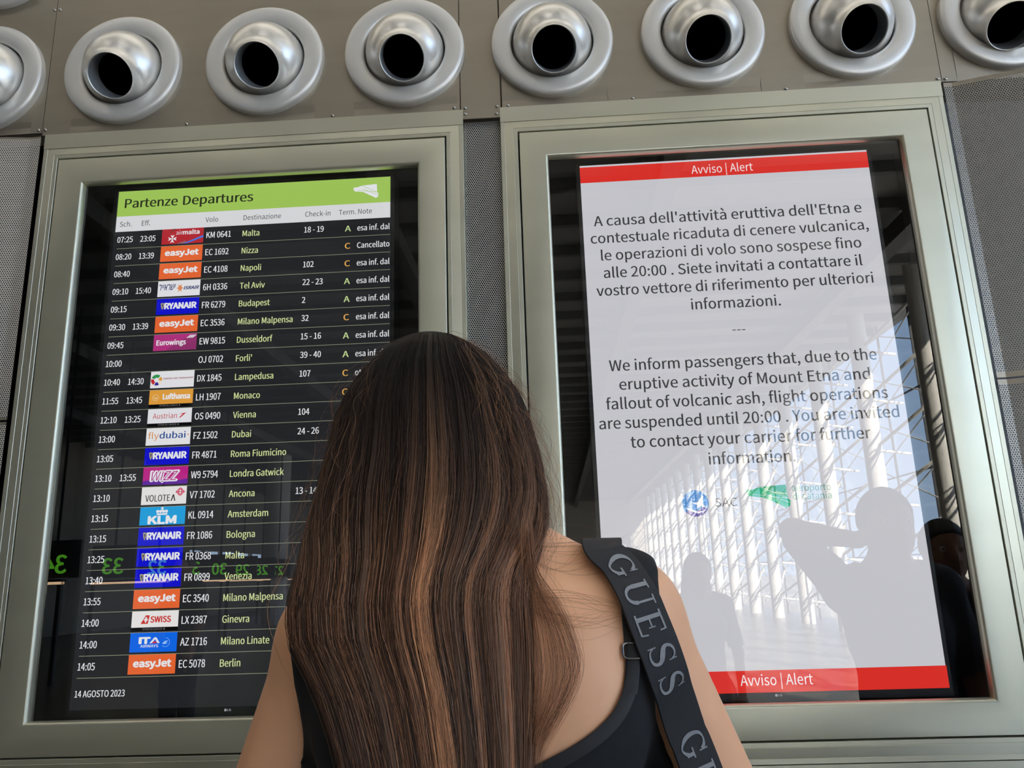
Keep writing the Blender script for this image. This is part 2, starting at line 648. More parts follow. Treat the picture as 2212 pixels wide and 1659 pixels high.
ring_prof = [(0.1475, -0.002), (0.1475, 0.012), (0.1462, 0.0155), (0.143, 0.0182), (0.137, 0.0198), (0.128, 0.0205), (0.118, 0.0200), (0.109, 0.0186), (0.1045, 0.0170), (0.1018, 0.0150), (0.1004, 0.0125), (0.1000, 0.008), (0.1, -0.04)]
ball_prof = [(0.0, -0.0975)] + [(0.0975 * math.sin(math.radians(a)), 0.0975 * math.cos(math.radians(a))) for a in range(170, 51, -7)] + \
    [(0.0715, 0.0650), (0.0660, 0.0700), (0.0615, 0.0765), (0.0580, 0.0840), (0.0556, 0.0915), (0.0540, 0.0985), (0.0532, 0.1035), (0.0522, 0.1052), (0.0510, 0.1045), (0.0504, 0.1010)]
tube_prof = [(0.0504, 0.101), (0.0502, 0.07), (0.0502, 0.042)]
noz = [(-1.378, 1.257, (0.1, -0.775, -0.625), 'round steel air nozzle at the left end of the row, cut by the photo edge'),
       (-1.378, 1.612, (0.1, -0.775, -0.625), 'round steel air nozzle of the upper row, just its rim in the top left corner'),
       (-1.025, 1.257, (0.098, -0.775, -0.622), 'round steel air nozzle above the left end of the departures cabinet, lit tube wall inside'),
       (-0.665, 1.257, (0.077, -0.79, -0.606), 'round steel air nozzle above the middle of the departures cabinet'),
       (-0.316, 1.257, (0.06, -0.768, -0.637), 'round steel air nozzle just left of the narrow upright strip'),
       (0.046, 1.257, (0.02, -0.761, -0.648), 'round steel air nozzle just right of the narrow upright strip, overlapping its seam'),
       (0.409, 1.257, (-0.035, -0.76, -0.65), 'round steel air nozzle above the middle of the alert cabinet'),
       (0.763, 1.257, (-0.032, -0.766, -0.643), 'round steel air nozzle above the right end of the alert cabinet'),
       (1.115, 1.257, (-0.197, -0.657, -0.727), 'round steel air nozzle at the right end of the row, behind the slanted sheet')]
proto = None
for x, z, n, lab in noz:
    if proto is None:
        e = empty('air_nozzle', (0, 0, 0), lab, 'air vent', 'air nozzles')
        ring = MB().lathe(ring_prof, 96).build('rim', M_RING, e, smooth=True, sharp=60)
        ball = MB().lathe(ball_prof, 72).build('nozzle_ball', M_BALL, e, smooth=True, sharp=70)
        tb = MB().lathe(tube_prof, 48).build('throat', M_DUCT, e, smooth=True)
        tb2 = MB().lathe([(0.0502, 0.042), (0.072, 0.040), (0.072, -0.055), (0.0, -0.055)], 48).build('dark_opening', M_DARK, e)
        kids = [ring, ball, tb, tb2]
        proto = e
        cur = kids
    else:
        e = proto.copy()
        COL.objects.link(e)
        cur = []
        for k in kids:
            c = k.copy()
            COL.objects.link(c)
            c.parent = e
            cur.append(c)
    tag(e, lab)
    e.location = (x, YW, CZ + z)
    q = Vector((0, -1, 0)).rotation_difference(Vector(n))
    for c in cur[1:]:
        c.rotation_mode = 'QUATERNION'
        c.rotation_quaternion = q
        c.location = (0, 0.006, 0)

# ------------------------------------------------------------------ perforated sheets
def sheet(name, a, b, z0, z1, mat, parent, border=0.012, solid=M_SHEET, yoff=0.0, top=True, bot=True, out='perforation'):
    """upright sheet from a to b (x, y), with plain borders at top and bottom; UVs in metres"""
    a, b = Vector((a[0], a[1], 0)), Vector((b[0], b[1], 0))
    w = (b - a).length
    zb = z0 + (border if bot else 0)
    zt = z1 - (border if top else 0)
    o = mesh_obj(out, [(a.x, a.y, zb), (b.x, b.y, zb), (b.x, b.y, zt), (a.x, a.y, zt)], [(0, 1, 2, 3)], mat, parent)
    uv = o.data.uv_layers.new(name='UVMap')
    for i, c in enumerate(((0, zb), (w, zb), (w, zt), (0, zt))):
        uv.data[i].uv = c
    if top:
        MB().quad((a.x, a.y, zt), (b.x, b.y, zt), (b.x, b.y, z1), (a.x, a.y, z1)).build('plain_border', solid, parent, fix=False)
    if bot:
        MB().quad((a.x, a.y, z0), (b.x, b.y, z0), (b.x, b.y, zb), (a.x, a.y, zb)).build('plain_border', solid, parent, fix=False)
    return o


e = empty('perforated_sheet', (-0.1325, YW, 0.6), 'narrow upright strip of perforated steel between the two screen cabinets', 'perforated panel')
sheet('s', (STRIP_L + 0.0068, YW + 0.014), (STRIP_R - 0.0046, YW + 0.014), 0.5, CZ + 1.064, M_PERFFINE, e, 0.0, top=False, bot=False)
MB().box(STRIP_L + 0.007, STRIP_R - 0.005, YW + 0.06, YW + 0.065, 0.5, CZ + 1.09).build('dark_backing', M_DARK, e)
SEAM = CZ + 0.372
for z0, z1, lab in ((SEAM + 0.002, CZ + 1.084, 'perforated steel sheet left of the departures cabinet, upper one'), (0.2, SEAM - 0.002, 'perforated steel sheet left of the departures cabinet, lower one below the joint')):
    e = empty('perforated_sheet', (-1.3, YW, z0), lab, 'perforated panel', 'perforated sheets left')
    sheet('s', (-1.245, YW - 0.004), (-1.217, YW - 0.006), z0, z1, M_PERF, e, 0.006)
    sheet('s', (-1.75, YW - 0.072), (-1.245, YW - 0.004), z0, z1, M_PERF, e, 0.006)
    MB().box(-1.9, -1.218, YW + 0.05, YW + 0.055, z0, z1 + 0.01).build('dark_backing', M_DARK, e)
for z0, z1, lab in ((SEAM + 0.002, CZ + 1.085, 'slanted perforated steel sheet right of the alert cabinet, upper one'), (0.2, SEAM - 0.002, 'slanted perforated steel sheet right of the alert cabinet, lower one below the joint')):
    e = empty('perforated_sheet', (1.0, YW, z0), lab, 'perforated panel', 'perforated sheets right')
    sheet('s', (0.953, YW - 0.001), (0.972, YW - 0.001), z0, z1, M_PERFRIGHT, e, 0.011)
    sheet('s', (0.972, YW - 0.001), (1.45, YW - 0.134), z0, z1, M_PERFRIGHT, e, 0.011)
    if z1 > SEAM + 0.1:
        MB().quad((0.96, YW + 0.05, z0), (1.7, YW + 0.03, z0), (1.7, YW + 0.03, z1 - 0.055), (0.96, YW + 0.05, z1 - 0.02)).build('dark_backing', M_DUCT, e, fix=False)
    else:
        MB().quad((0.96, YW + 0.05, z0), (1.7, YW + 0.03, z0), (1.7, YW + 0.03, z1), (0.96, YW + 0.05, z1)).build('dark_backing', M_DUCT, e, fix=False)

# ------------------------------------------------------------------ the two screen cabinets
CXL, CXR = -0.6931, 0.4302


def ringprofile(cx, hw, zt, zb, prof):
    """mitred ring: prof of (inset, out) swept round the rectangle"""
    b = MB()
    for i, (a, d) in enumerate(prof):
        b.v += [(cx - hw + a, YW - d, zt - a), (cx + hw - a, YW - d, zt - a), (cx + hw - a, YW - d, zb + a), (cx - hw + a, YW - d, zb + a)]
        if i:
            n = (i - 1) * 4
            for k in range(4):
                j = (k + 1) % 4
                b.f.append((n + k, n + j, n + 4 + j, n + 4 + k))
    return b


def cabinet(cx, lab, grp):
    e = empty('screen_cabinet', (cx, YW, CZ - 0.38), lab, 'display cabinet', grp)
    T, B = CZ + 1.0614, CZ - 0.3733
    outer = [(0, -0.03), (0, 0.0005), (0.0006, 0.0012), (0.0098, 0.0012), (0.0104, 0.0006), (0.0110, 0.0008), (0.0305, 0.0052), (0.0311, 0.0046), (0.0318, 0.0050), (0.0396, 0.0050), (0.0404, 0.0042), (0.0407, 0.003), (0.0407, -0.03)]
    ringprofile(cx, 0.517, T, B, outer).build('outer_frame', M_FRAME, e, smooth=True, sharp=25, fix=False)
    door = [(0.0440, -0.03), (0.0440, 0.0035), (0.0444, 0.0052), (0.0453, 0.0062), (0.0466, 0.0066), (0.1035, 0.0066), (0.1055, 0.0062), (0.1075, 0.0048), (0.1090, 0.0026), (0.1100, -0.001), (0.1106, -0.005), (0.1108, -0.0115)]
    ringprofile(cx, 0.517, T, B, door).build('door_frame', M_FRAME, e, smooth=True, sharp=25, fix=False)
    MB().box(cx - 0.517, cx + 0.517, YW - 0.0022, YW + 0.02, CZ + 1.051, CZ + 1.0903).build('head_plate', M_FRAME, e)
    MB().box(cx - 0.517, cx + 0.517, YW - 0.0035, YW + 0.02, 0.02, CZ - 0.3745).build('foot_plate', M_FRAME, e)
    MB().quad((cx - 0.41, YW + 0.0095, T - 0.105), (cx + 0.41, YW + 0.0095, T - 0.105), (cx + 0.41, YW + 0.0095, B + 0.105), (cx - 0.41, YW + 0.0095, B + 0.105)).build('glass_pane', M_GLASS, e, fix=False)
    x0, x1, z0, z1, y0, y1 = cx - 0.50, cx + 0.50, B + 0.02, T - 0.02, YW + 0.025, YW + 0.24
    h = MB()
    h.quad((x0, y1, z0), (x1, y1, z0), (x1, y1, z1), (x0, y1, z1)).quad((x0, y0, z0), (x0, y1, z0), (x0, y1, z1), (x0, y0, z1)).quad((x1, y0, z0), (x1, y1, z0), (x1, y1, z1), (x1, y0, z1))
    h.quad((x0, y0, z0), (x1, y0, z0), (x1, y1, z0), (x0, y1, z0)).quad((x0, y0, z1), (x1, y0, z1), (x1, y1, z1), (x0, y1, z1))
    h.build('housing', M_BLACK, e, fix=False)
    return e


cabinet(CXL, 'left steel wall cabinet with mitred frame around the dark departures screen', 'screen cabinets')
cabinet(CXR, 'right steel wall cabinet with mitred frame around the white alert screen', 'screen cabinets')

ZD = CZ + 0.9512


def placer(cx, yd):
    return lambda x, z, l: (cx + x, yd - 0.00035 * l, ZD - z)


def monitor(cx, yd, lab):
    e = empty('wall_monitor', (cx, yd, ZD - 1.22), lab, 'screen', 'portrait monitors')
    MB().box(cx - 0.349, cx + 0.349, yd + 0.0006, yd + 0.06, ZD - 1.2165, ZD + 0.009).build('bezel', M_BLACK, e)
    f = Flat()
    g = em((150, 152, 155))
    f.disc(-0.0035, 1.2068, 0.0028, g, 0, n=16)
    f.text('LG', 0.0008, 1.2088, 0.0042, g, width=0.0072, layer=0, bold=0.01)
    f.build('maker_mark', placer(cx, yd + 0.0004), e)
    return e


WHT = em((235, 236, 240))
YEL = em((214, 226, 160))
GLET = em((196, 220, 150))
ORG = em((238, 180, 88))
LINE = em((142, 146, 122))
BG = em((36, 37, 40))
dcx, dyd = CXL - 0.007, YW + 0.0455
dep = monitor(dcx, dyd, 'left portrait monitor listing departures on black under a green header')
P = placer(dcx, dyd)
Flat().rect(-0.3405, 0.3405, 0, 1.2, BG, 0).build('screen', P, dep)
f = Flat().rect(-0.3375, 0.3395, 0.0008, 0.068, em((163, 202, 92)), 1)
TT = em((44, 50, 34))
f.text('Partenze', -0.3188, 0.0458, 0.0240, TT, width=0.1315, bold=0.008)
f.text('Departures', -0.1725, 0.0458, 0.0240, TT, width=0.1735, bold=0.008)
f.build('title_band', P, dep)
SIC = [(1045, 185), (1070, 183.5), (1105, 173.6), (1207, 167.7), (1210, 225), (1220, 238.5), (1215, 260), (1200, 267), (1185, 258), (1110, 219), (1055, 212.6), (1045, 200)]


def sicily(f, x0, z0, sx, sz, mats, cut, layer=2):
    q = lambda p: (x0 + (p[0] - 1045) * sx, z0 + (p[1] - 196) * sz)
    f.poly([q(p) for p in SIC], mats[0], layer)
    f.poly([q(p) for p in ((1105, 173.6), (1207, 167.7), (1210, 225), (1150, 200))], mats[1], layer + 1)
    for a, c in (((1070, 205), (1210, 226)), ((1105, 175), (1210, 226)), ((1110, 200), (1218, 246))):
        a, c = q(a), q(c)
        n = Vector((c[1] - a[1], a[0] - c[0])).normalized() * 0.00045
        f.poly([(a[0] + n.x, a[1] + n.y), (c[0] + n.x, c[1] + n.y), (c[0] - n.x, c[1] - n.y), (a[0] - n.x, a[1] - n.y)], cut, layer + 2)


f = Flat()
sicily(f, 0.2494, 0.0295, 0.000351, 0.00037, (WHT, WHT), em((163, 202, 92)))
f.build('island_emblem', P, dep)
f = Flat().rect(-0.3375, 0.3395, 0.068, 0.1085, em((222, 223, 226)), 1)
HT = em((62, 62, 66))
for s, x in (('Sch.', -0.3273), ('Eff.', -0.2728), ('Volo', -0.1138), ('Destinazione', -0.0198), ('Check-in', 0.1320), ('Term.', 0.2144), ('Note', 0.2617)):
    f.text(s, x, 0.0952, 0.0128, HT, ref=('Destinazione', 0.0923))
f.build('column_headings', P, dep)

TW, TH = 0.103, 0.0398


class Tile:
    """one airline's tile: u, v run 0-1 across it, right and down"""
    def __init__(s, x, z, h=TH):
        s.f = Flat()
        s.x, s.z, s.h = x, z, h

    def q(s, u, v):
        return (s.x + u * TW, s.z + v * s.h)

    def poly(s, pts, c, l=3):
        s.f.poly([s.q(*p) for p in pts], c, l)
        return s

    def bg(s, c):
        return s.poly([(0, 0), (1, 0), (1, 1), (0, 1)], c, 1)

    def t(s, st, u0, u1, v, cap, c, bold=0.0, shear=0.0, l=3):
        x, z = s.q(u0, v)
        s.f.text(st, x, z, cap * s.h, c, width=(u1 - u0) * TW, bold=bold, shear=shear, layer=l)
        return s

    def disc(s, u, v, r, c, l=3, a0=0, a1=360, r0=None, n=24):
        x, z = s.q(u, v)
        s.f.disc(x, z, r * s.h, c, l, a0, a1, n, None if r0 is None else r0 * s.h)
        return s


def tile_air(kind, x, z):
    t = Tile(x, z)
    if kind == 'cross':
        t.bg(em((184, 44, 54)))
        t.t('air', 0.345, 0.50, 0.40, 0.27, WHT).t('malta', 0.505, 0.90, 0.40, 0.27, WHT, 0.012)
        for a in range(4):
            c, s_ = math.cos(a * PI / 2), math.sin(a * PI / 2)
            pts = [(0, 0), (0.27, -0.13), (0.20, 0), (0.27, 0.13)]
            t.poly([(0.26 + (p[0] * c - p[1] * s_) * TH / TW, 0.66 + (p[0] * s_ + p[1] * c)) for p in pts], WHT)
        t.poly([(0.52, 0.99), (1, 0.50), (1, 0.64), (0.62, 0.99)], em((70, 120, 220)), 2)
        t.poly([(0.36, 0.99), (0.6, 0.80), (0.55, 0.99)], em((140, 110, 120)), 2)
        t.poly([(0.16, 0.34), (0.27, 0.0), (0.34, 0.0)], em((120, 70, 50)), 2)
    elif kind == 'orange':
        t.bg(em((234, 104, 52)))
        t.t('easyJet', 0.115, 0.905, 0.62, 0.35, WHT, 0.0195)
    elif kind == 'star':
        n = em((40, 52, 110))
        t.bg(em((232, 232, 236)))
        t.t('ISRAIR', 0.62, 0.975, 0.60, 0.20, n, 0.015, 0.25)
        t.t('\u05e8\u05d9\u05d9\u05d0\u05e8\u05e9\u05d9', 0.035, 0.42, 0.60, 0.20, n, 0.012, 0.25)
        t.poly([(0.53 + (0.16 if i % 2 else 0.36) * math.cos(i * PI / 6) * TH / TW * 0.6, 0.5 + (0.13 if i % 2 else 0.30) * math.sin(i * PI / 6)) for i in range(12)], em((226, 140, 84)))
    elif kind == 'harp':
        t.bg(em((18, 20, 208)))
        t.t('RYANAIR', 0.20, 0.935, 0.66, 0.36, WHT, 0.022)
        t.poly([(0.10, 0.30), (0.14, 0.27), (0.19, 0.32), (0.18, 0.5), (0.145, 0.72), (0.115, 0.55)], em((170, 160, 120)))
        t.poly([(0.125, 0.36), (0.17, 0.36), (0.15, 0.6)], em((70, 70, 120)), 4)
    elif kind == 'magenta':
        t.bg(em((180, 52, 128)))
        t.poly([(0.28, 1), (0.62, 0.42), (1, 0.0), (1, 1)], em((150, 52, 112)), 2)
        t.poly([(0.45, 1), (1, 0.45), (1, 1)], em((132, 46, 104)), 2)
        t.t('Eurowings', 0.075, 0.75, 0.66, 0.30, WHT, 0.014)
        for k in range(3):
            u = 0.76 + k * 0.055
            t.poly([(u, 0.28), (u + 0.09, 0.10), (u + 0.13, 0.10), (u + 0.04, 0.28)], WHT)
    elif kind == 'wheel':
        t.bg(em((232, 232, 236)))
        for a0, c in ((205, (50, 150, 80)), (325, (222, 160, 60)), (20, (240, 225, 190)), (60, (50, 40, 150)), (120, (196, 40, 44))):
            a1 = a0 + {205: 105, 325: 45, 20: 30, 60: 50, 120: 72}[a0]
            t.disc(0.14, 0.52, 0.33, em(c), 3, a0, a1, 0.14, 10)
        t.t('DANISH AIR TRANSPORT', 0.30, 0.985, 0.50, 0.09, em((150, 50, 60)), 0.01)
    elif kind in ('amber', 'arrow', 'fin'):
        t = Tile(x, z, 0.0338)
        t.f.rect(x, x + TW, z + 0.0338, z + 0.0412, em((8, 8, 10)), 1)
        t.f.text('STAR ALLIANCE', x + 0.25 * TW, z + 0.0393, 0.0036, em((128, 128, 130)), width=0.42 * TW, layer=3)
        t.f.disc(x + 0.71 * TW, z + 0.0376, 0.0016, em((128, 128, 130)), 3, n=10)
        if kind == 'amber':
            t.bg(em((228, 160, 62)))
            t.t('Lufthansa', 0.32, 0.93, 0.66, 0.36, WHT, 0.022)
            w = em((240, 214, 170))
            t.disc(0.15, 0.53, 0.22, w, 3, 0, 360, 0.19, 24)
            t.poly([(0.09, 0.45), (0.15, 0.56), (0.21, 0.50), (0.16, 0.64), (0.13, 0.60)], w)
        elif kind == 'arrow':
            t.bg(em((230, 230, 235)))
            r = em((196, 50, 52))
            t.t('Austrian', 0.12, 0.67, 0.68, 0.36, r, 0.0)
            t.poly([(0.69, 0.42), (0.88, 0.32), (0.75, 0.66), (0.715, 0.66), (0.80, 0.41)], r)
        else:
            t.bg(em((236, 234, 232)))
            r = em((204, 44, 40))
            t.poly([(0.20, 0.78), (0.30, 0.26), (0.385, 0.26), (0.355, 0.78)], r)
            t.poly([(0.27, 0.48), (0.355, 0.48), (0.35, 0.58), (0.265, 0.58)], WHT, 4)
            t.poly([(0.298, 0.36), (0.332, 0.36), (0.322, 0.70), (0.288, 0.70)], WHT, 4)
            t.t('SWISS', 0.41, 0.84, 0.70, 0.36, r, 0.015)
    elif kind == 'fly':
        t.bg(em((234, 234, 236)))
        t.t('fly', 0.05, 0.29, 0.62, 0.36, em((222, 140, 60)))
        t.t('dubai', 0.31, 0.89, 0.62, 0.36, em((44, 80, 150)), 0.008)
        t.disc(0.95, 0.44, 0.04, em((222, 100, 60)))
    elif kind == 'outline':
        t.bg(em((190, 34, 136)))
        t.poly([(0, 0.78), (0.3, 0.70), (0.7, 0.82), (1, 0.72), (1, 1), (0, 1)], em((96, 36, 160)), 2)
        t.t('WIZZ', 0.18, 0.80, 0.80, 0.56, WHT, 0.035, 0.25, 3)
        t.t('WIZZ', 0.196, 0.784, 0.775, 0.51, em((176, 36, 140)), 0.0, 0.25, 4)
        t.disc(0.44, 0.84, 0.08, WHT, 3)
        t.disc(0.44, 0.84, 0.04, em((120, 36, 150)), 4)
    elif kind == 'check':
        t.bg(em((234, 232, 230)))
        t.t('VOLOTE', 0.095, 0.64, 0.82, 0.36, em((54, 38, 40)), 0.006)
        k = em((54, 38, 40))
        t.poly([(0.66, 0.82), (0.70, 0.46), (0.725, 0.46), (0.685, 0.82)], k).poly([(0.70, 0.46), (0.725, 0.46), (0.765, 0.82), (0.74, 0.82)], k)
        for i in range(4):
            for j in range(4):
                c = (206, 70, 100) if (i + j) % 2 else (224, 130, 150)
                if (i, j) in ((1, 1), (2, 2)):
                    c = (234, 232, 230)
                u = 0.86 + (i - j) * 0.027
                v = 0.06 + (i + j) * 0.066
                t.poly([(u, v), (u + 0.027, v + 0.066), (u, v + 0.132), (u - 0.027, v + 0.066)], em(c))
    elif kind == 'crown':
        t.bg(em((20, 160, 224)))
        t.t('KLM', 0.20, 0.80, 0.93, 0.40, WHT, 0.0195)
        for k in range(4):
            t.disc(0.39 + k * 0.065, 0.26, 0.085, WHT)
        t.poly([(0.365, 0.37), (0.615, 0.37), (0.60, 0.46), (0.38, 0.46)], WHT)
        t.poly([(0.475, 0.02), (0.505, 0.02), (0.505, 0.2), (0.475, 0.2)], WHT).poly([(0.455, 0.07), (0.525, 0.07), (0.525, 0.11), (0.455, 0.11)], WHT)
    elif kind == 'azure':
        t.bg(em((14, 104, 236)))
        t.t('I', 0.205, 0.235, 0.55, 0.30, WHT, 0.02).t('T', 0.26, 0.42, 0.55, 0.30, WHT, 0.02)
        t.poly([(0.20, 0.25), (0.44, 0.25), (0.44, 0.32), (0.19, 0.32)], WHT)
        t.poly([(0.42, 0.55), (0.52, 0.25), (0.56, 0.25), (0.64, 0.55), (0.59, 0.55), (0.535, 0.34), (0.47, 0.55)], WHT)
        t.poly([(0.50, 0.46), (0.56, 0.46), (0.58, 0.55), (0.47, 0.55)], em((210, 40, 60)))
        t.t('AIRWAYS', 0.23, 0.61, 0.76, 0.14, WHT, 0.006)
        t.disc(0.76, 0.52, 0.24, em((140, 190, 250)), 3, -90, 140, 0.22, 18)
        t.poly([(0.69, 0.58), (0.74, 0.46), (0.82, 0.42), (0.77, 0.54), (0.81, 0.56), (0.74, 0.62)], em((150, 196, 250)))
    return t.f


ROWS = [('07:25', '23:05', 'cross', 'KM 0641', 'Malta', '18 - 19', 'A', 'esa inf. dal'),
        ('08:20', '13:39', 'orange', 'EC 1692', 'Nizza', '', 'C', 'Cancellato'),
        ('08:40', '', 'orange', 'EC 4108', 'Napoli', '102', 'C', 'esa inf. dal'),
        ('09:10', '15:40', 'star', '6H 0336', 'Tel Aviv', '22 - 23', 'A', 'esa inf. dal'),
        ('09:15', '', 'harp', 'FR 6279', 'Budapest', '2', 'A', 'esa inf. dal'),
        ('09:30', '13:39', 'orange', 'EC 3536', 'Milano Malpensa', '32', 'C', 'esa inf. dal'),
        ('09:45', '', 'magenta', 'EW 9815', 'Dusseldorf', '15 - 16', 'A', 'esa inf. dal'),
        ('10:00', '', '', 'OJ 0702', "Forli'", '39 - 40', 'A', 'esa inf. dal'),
        ('10:40', '14:30', 'wheel', 'DX 1845', 'Lampedusa', '107', 'C', 'ot'),
        ('11:55', '13:45', 'amber', 'LH 1907', 'Monaco', '', 'C', ''),
        ('12:10', '13:25', 'arrow', 'OS 0490', 'Vienna', '104', 'C', ''),
        ('13:00', '', 'fly', 'FZ 1502', 'Dubai', '24 - 26', '', ''),
        ('13:05', '', 'harp', 'FR 4871', 'Roma Fiumicino', '', '', ''),
        ('13:10', '13:55', 'outline', 'W9 5794', 'Londra Gatwick', '', '', ''),
        ('13:10', '', 'check', 'V7 1702', 'Ancona', '13 - 14', '', ''),
        ('13:15', '', 'crown', 'KL 0914', 'Amsterdam', '', '', ''),
        ('13:15', '', 'harp', 'FR 1086', 'Bologna', '', '', ''),
        ('13:25', '', 'harp', 'FR 0368', 'Malta', '', '', ''),
        ('13:40', '', 'harp', 'FR 0899', 'Venezia', '', '', ''),
        ('13:55', '', 'orange', 'EC 3540', 'Milano Malpensa', '', '', ''),
        ('14:00', '', 'fin', 'LX 2387', 'Ginevra', '', '', ''),
        ('14:00', '', 'azure', 'AZ 1716', 'Milano Linate', '', '', ''),
        ('14:05', '', 'orange', 'EC 5078', 'Berlin', '', '', '')]
for i, (a, b_, tl, fl, de, ck, te, no) in enumerate(ROWS):
    z = 0.1527 + 0.0447 * i
    r = Flat().rect(-0.3300, 0.3395, z - 0.0006, z + 0.0006, LINE, 1).build('flight_row', P, dep)
    f = Flat().text(a, -0.3300, z - 0.0157, 0.0148, WHT, ref=('07:25', 0.0380), bold=0.006)
    if b_:
        f.text(b_, -0.2728, z - 0.0153, 0.0148, WHT, ref=('07:25', 0.0372), bold=0.006)
    f.build('time_figures', P, r)
    if tl:
        tile_air(tl, -0.2197, z - 0.0444).build('airline_tile', P, r)
    Flat().text(fl, -0.1090, z - 0.0157, 0.0156, WHT, ref=('KM 0641', 0.0600), bold=0.006).build('flight_number', P, r)
    Flat().text(de, -0.0200, z - 0.0153, 0.0148, YEL, ref=('Malta', 0.0410), bold=0.006).build('destination_name', P, r)
    if ck:
        Flat().text(ck, 0.1309, z - 0.0163, 0.0146, WHT, ref=('18 - 19', 0.0473), bold=0.006).build('desk_number', P, r)
    if te:
        Flat().text(te, 0.2372, z - 0.0135, 0.0146, GLET if te == 'A' else ORG, ref=('A', 0.0138), align='C', bold=0.006).build('terminal_letter', P, r)
    if no:
        Flat().text(no, 0.2601, z - 0.0140, 0.0142, WHT, ref=('esa inf. dal', 0.0780), bold=0.006).build('note_text', P, r)
Flat().text('14 AGOSTO 2023', -0.3310, 1.1744, 0.0132, WHT, width=0.1086, bold=0.006).build('date_line', P, dep)

acx, ayd = CXR + 0.0092, YW + 0.0545
ale = monitor(acx, ayd, 'right portrait monitor showing a white alert notice between red bands')
P = placer(acx, ayd)
Flat().rect(-0.3405, 0.3405, -0.0035, 1.2, em((205, 205, 211)), 0).build('screen', P, ale)
RED = em((224, 50, 42))
f = Flat().rect(-0.3405, 0.3405, 0.0012, 0.0425, RED, 1).text('Avviso | Alert', -0.0022, 0.0340, 0.0212, em((240, 236, 238)), width=0.1452, align='C')
f.build('alert_band', P, ale)
f = Flat().rect(-0.3405, 0.3420, 1.1580, 1.2008, RED, 1).text('Avviso | Alert', -0.0003, 1.1870, 0.0205, em((244, 240, 242)), width=0.1462, align='C')
f.build('alert_band', P, ale)
INK = em((58, 58, 60))
for lines, z0, st, nm in ((('A causa dell\x27attivit\u00e0 eruttiva dell\x27Etna e', 'contestuale ricaduta di cenere vulcanica,', 'le operazioni di volo sono sospese fino', 'alle 20:00 . Siete invitati a contattare il', 'vostro vettore di riferimento per ulteriori', 'informazioni.'), 0.1560, 0.0437, 'italian_notice'),
                          (('We inform passengers that, due to the', 'eruptive activity of Mount Etna and', 'fallout of volcanic ash, flight operations', 'are suspended until 20:00 . You are invited', 'to contact your carrier for further', 'information.'), 0.5115, 0.0440, 'english_notice')):
    f = Flat()
    wid = {0: (0.6225, 0.6421, 0.5984, 0.5909, 0.6292, 0.2016), 1: (0.5930, 0.5532, 0.6174, 0.6537, 0.5197, 0.1860)}[0 if nm.startswith('it') else 1]
    for i, s in enumerate(lines):
        f.text(s, -0.0030, z0 + st * i, 0.0254, INK, width=wid[i], align='C', bold=0.004)
    f.build(nm, P, ale)
f = Flat()
for k in range(3):
    f.rect(-0.0167 + k * 0.0107, -0.0089 + k * 0.0107, 0.4268, 0.4288, INK, 1)
f.build('divider_dashes', P, ale)
f = Flat()
f.disc(-0.1333, 0.8140, 0.0283, em((74, 140, 205)), 1, n=40)
f.disc(-0.1333, 0.8140, 0.0283, em((96, 84, 160)), 2, 25, 140, 24, 0.016)
f.poly([(-0.158, 0.822), (-0.146, 0.830), (-0.128, 0.836), (-0.112, 0.830), (-0.128, 0.832), (-0.146, 0.825)], WHT, 3)
f.poly([(-0.142, 0.812), (-0.128, 0.812), (-0.118, 0.798), (-0.115, 0.799), (-0.119, 0.815), (-0.110, 0.824), (-0.122, 0.820), (-0.132, 0.826), (-0.130, 0.818)], WHT, 4)
f.build('round_emblem', P, ale)
Flat().text('SAC', -0.0915, 0.8228, 0.0180, em((92, 92, 96)), width=0.0474).build('operator_name', P, ale)
f = Flat()
sicily(f, -0.0215, 0.7950, 0.00052, 0.00050, (em((40, 176, 128)), em((30, 158, 112))), em((206, 220, 214)), 1)
f.build('island_emblem', P, ale)
AG = em((64, 150, 128))
Flat().text('aeroporto', 0.0748, 0.7960, 0.0142, AG, width=0.0825).text('di catania', 0.0748, 0.8138, 0.0142, AG, width=0.0825).build('airport_name', P, ale)

# ------------------------------------------------------------------ people: one smooth body grown from limbs, meshed as one surface
def smin(a, b, k):
    h = np.clip(0.5 + 0.5 * (b - a) / k, 0, 1)
    return b * (1 - h) + a * h - k * h * (1 - h)


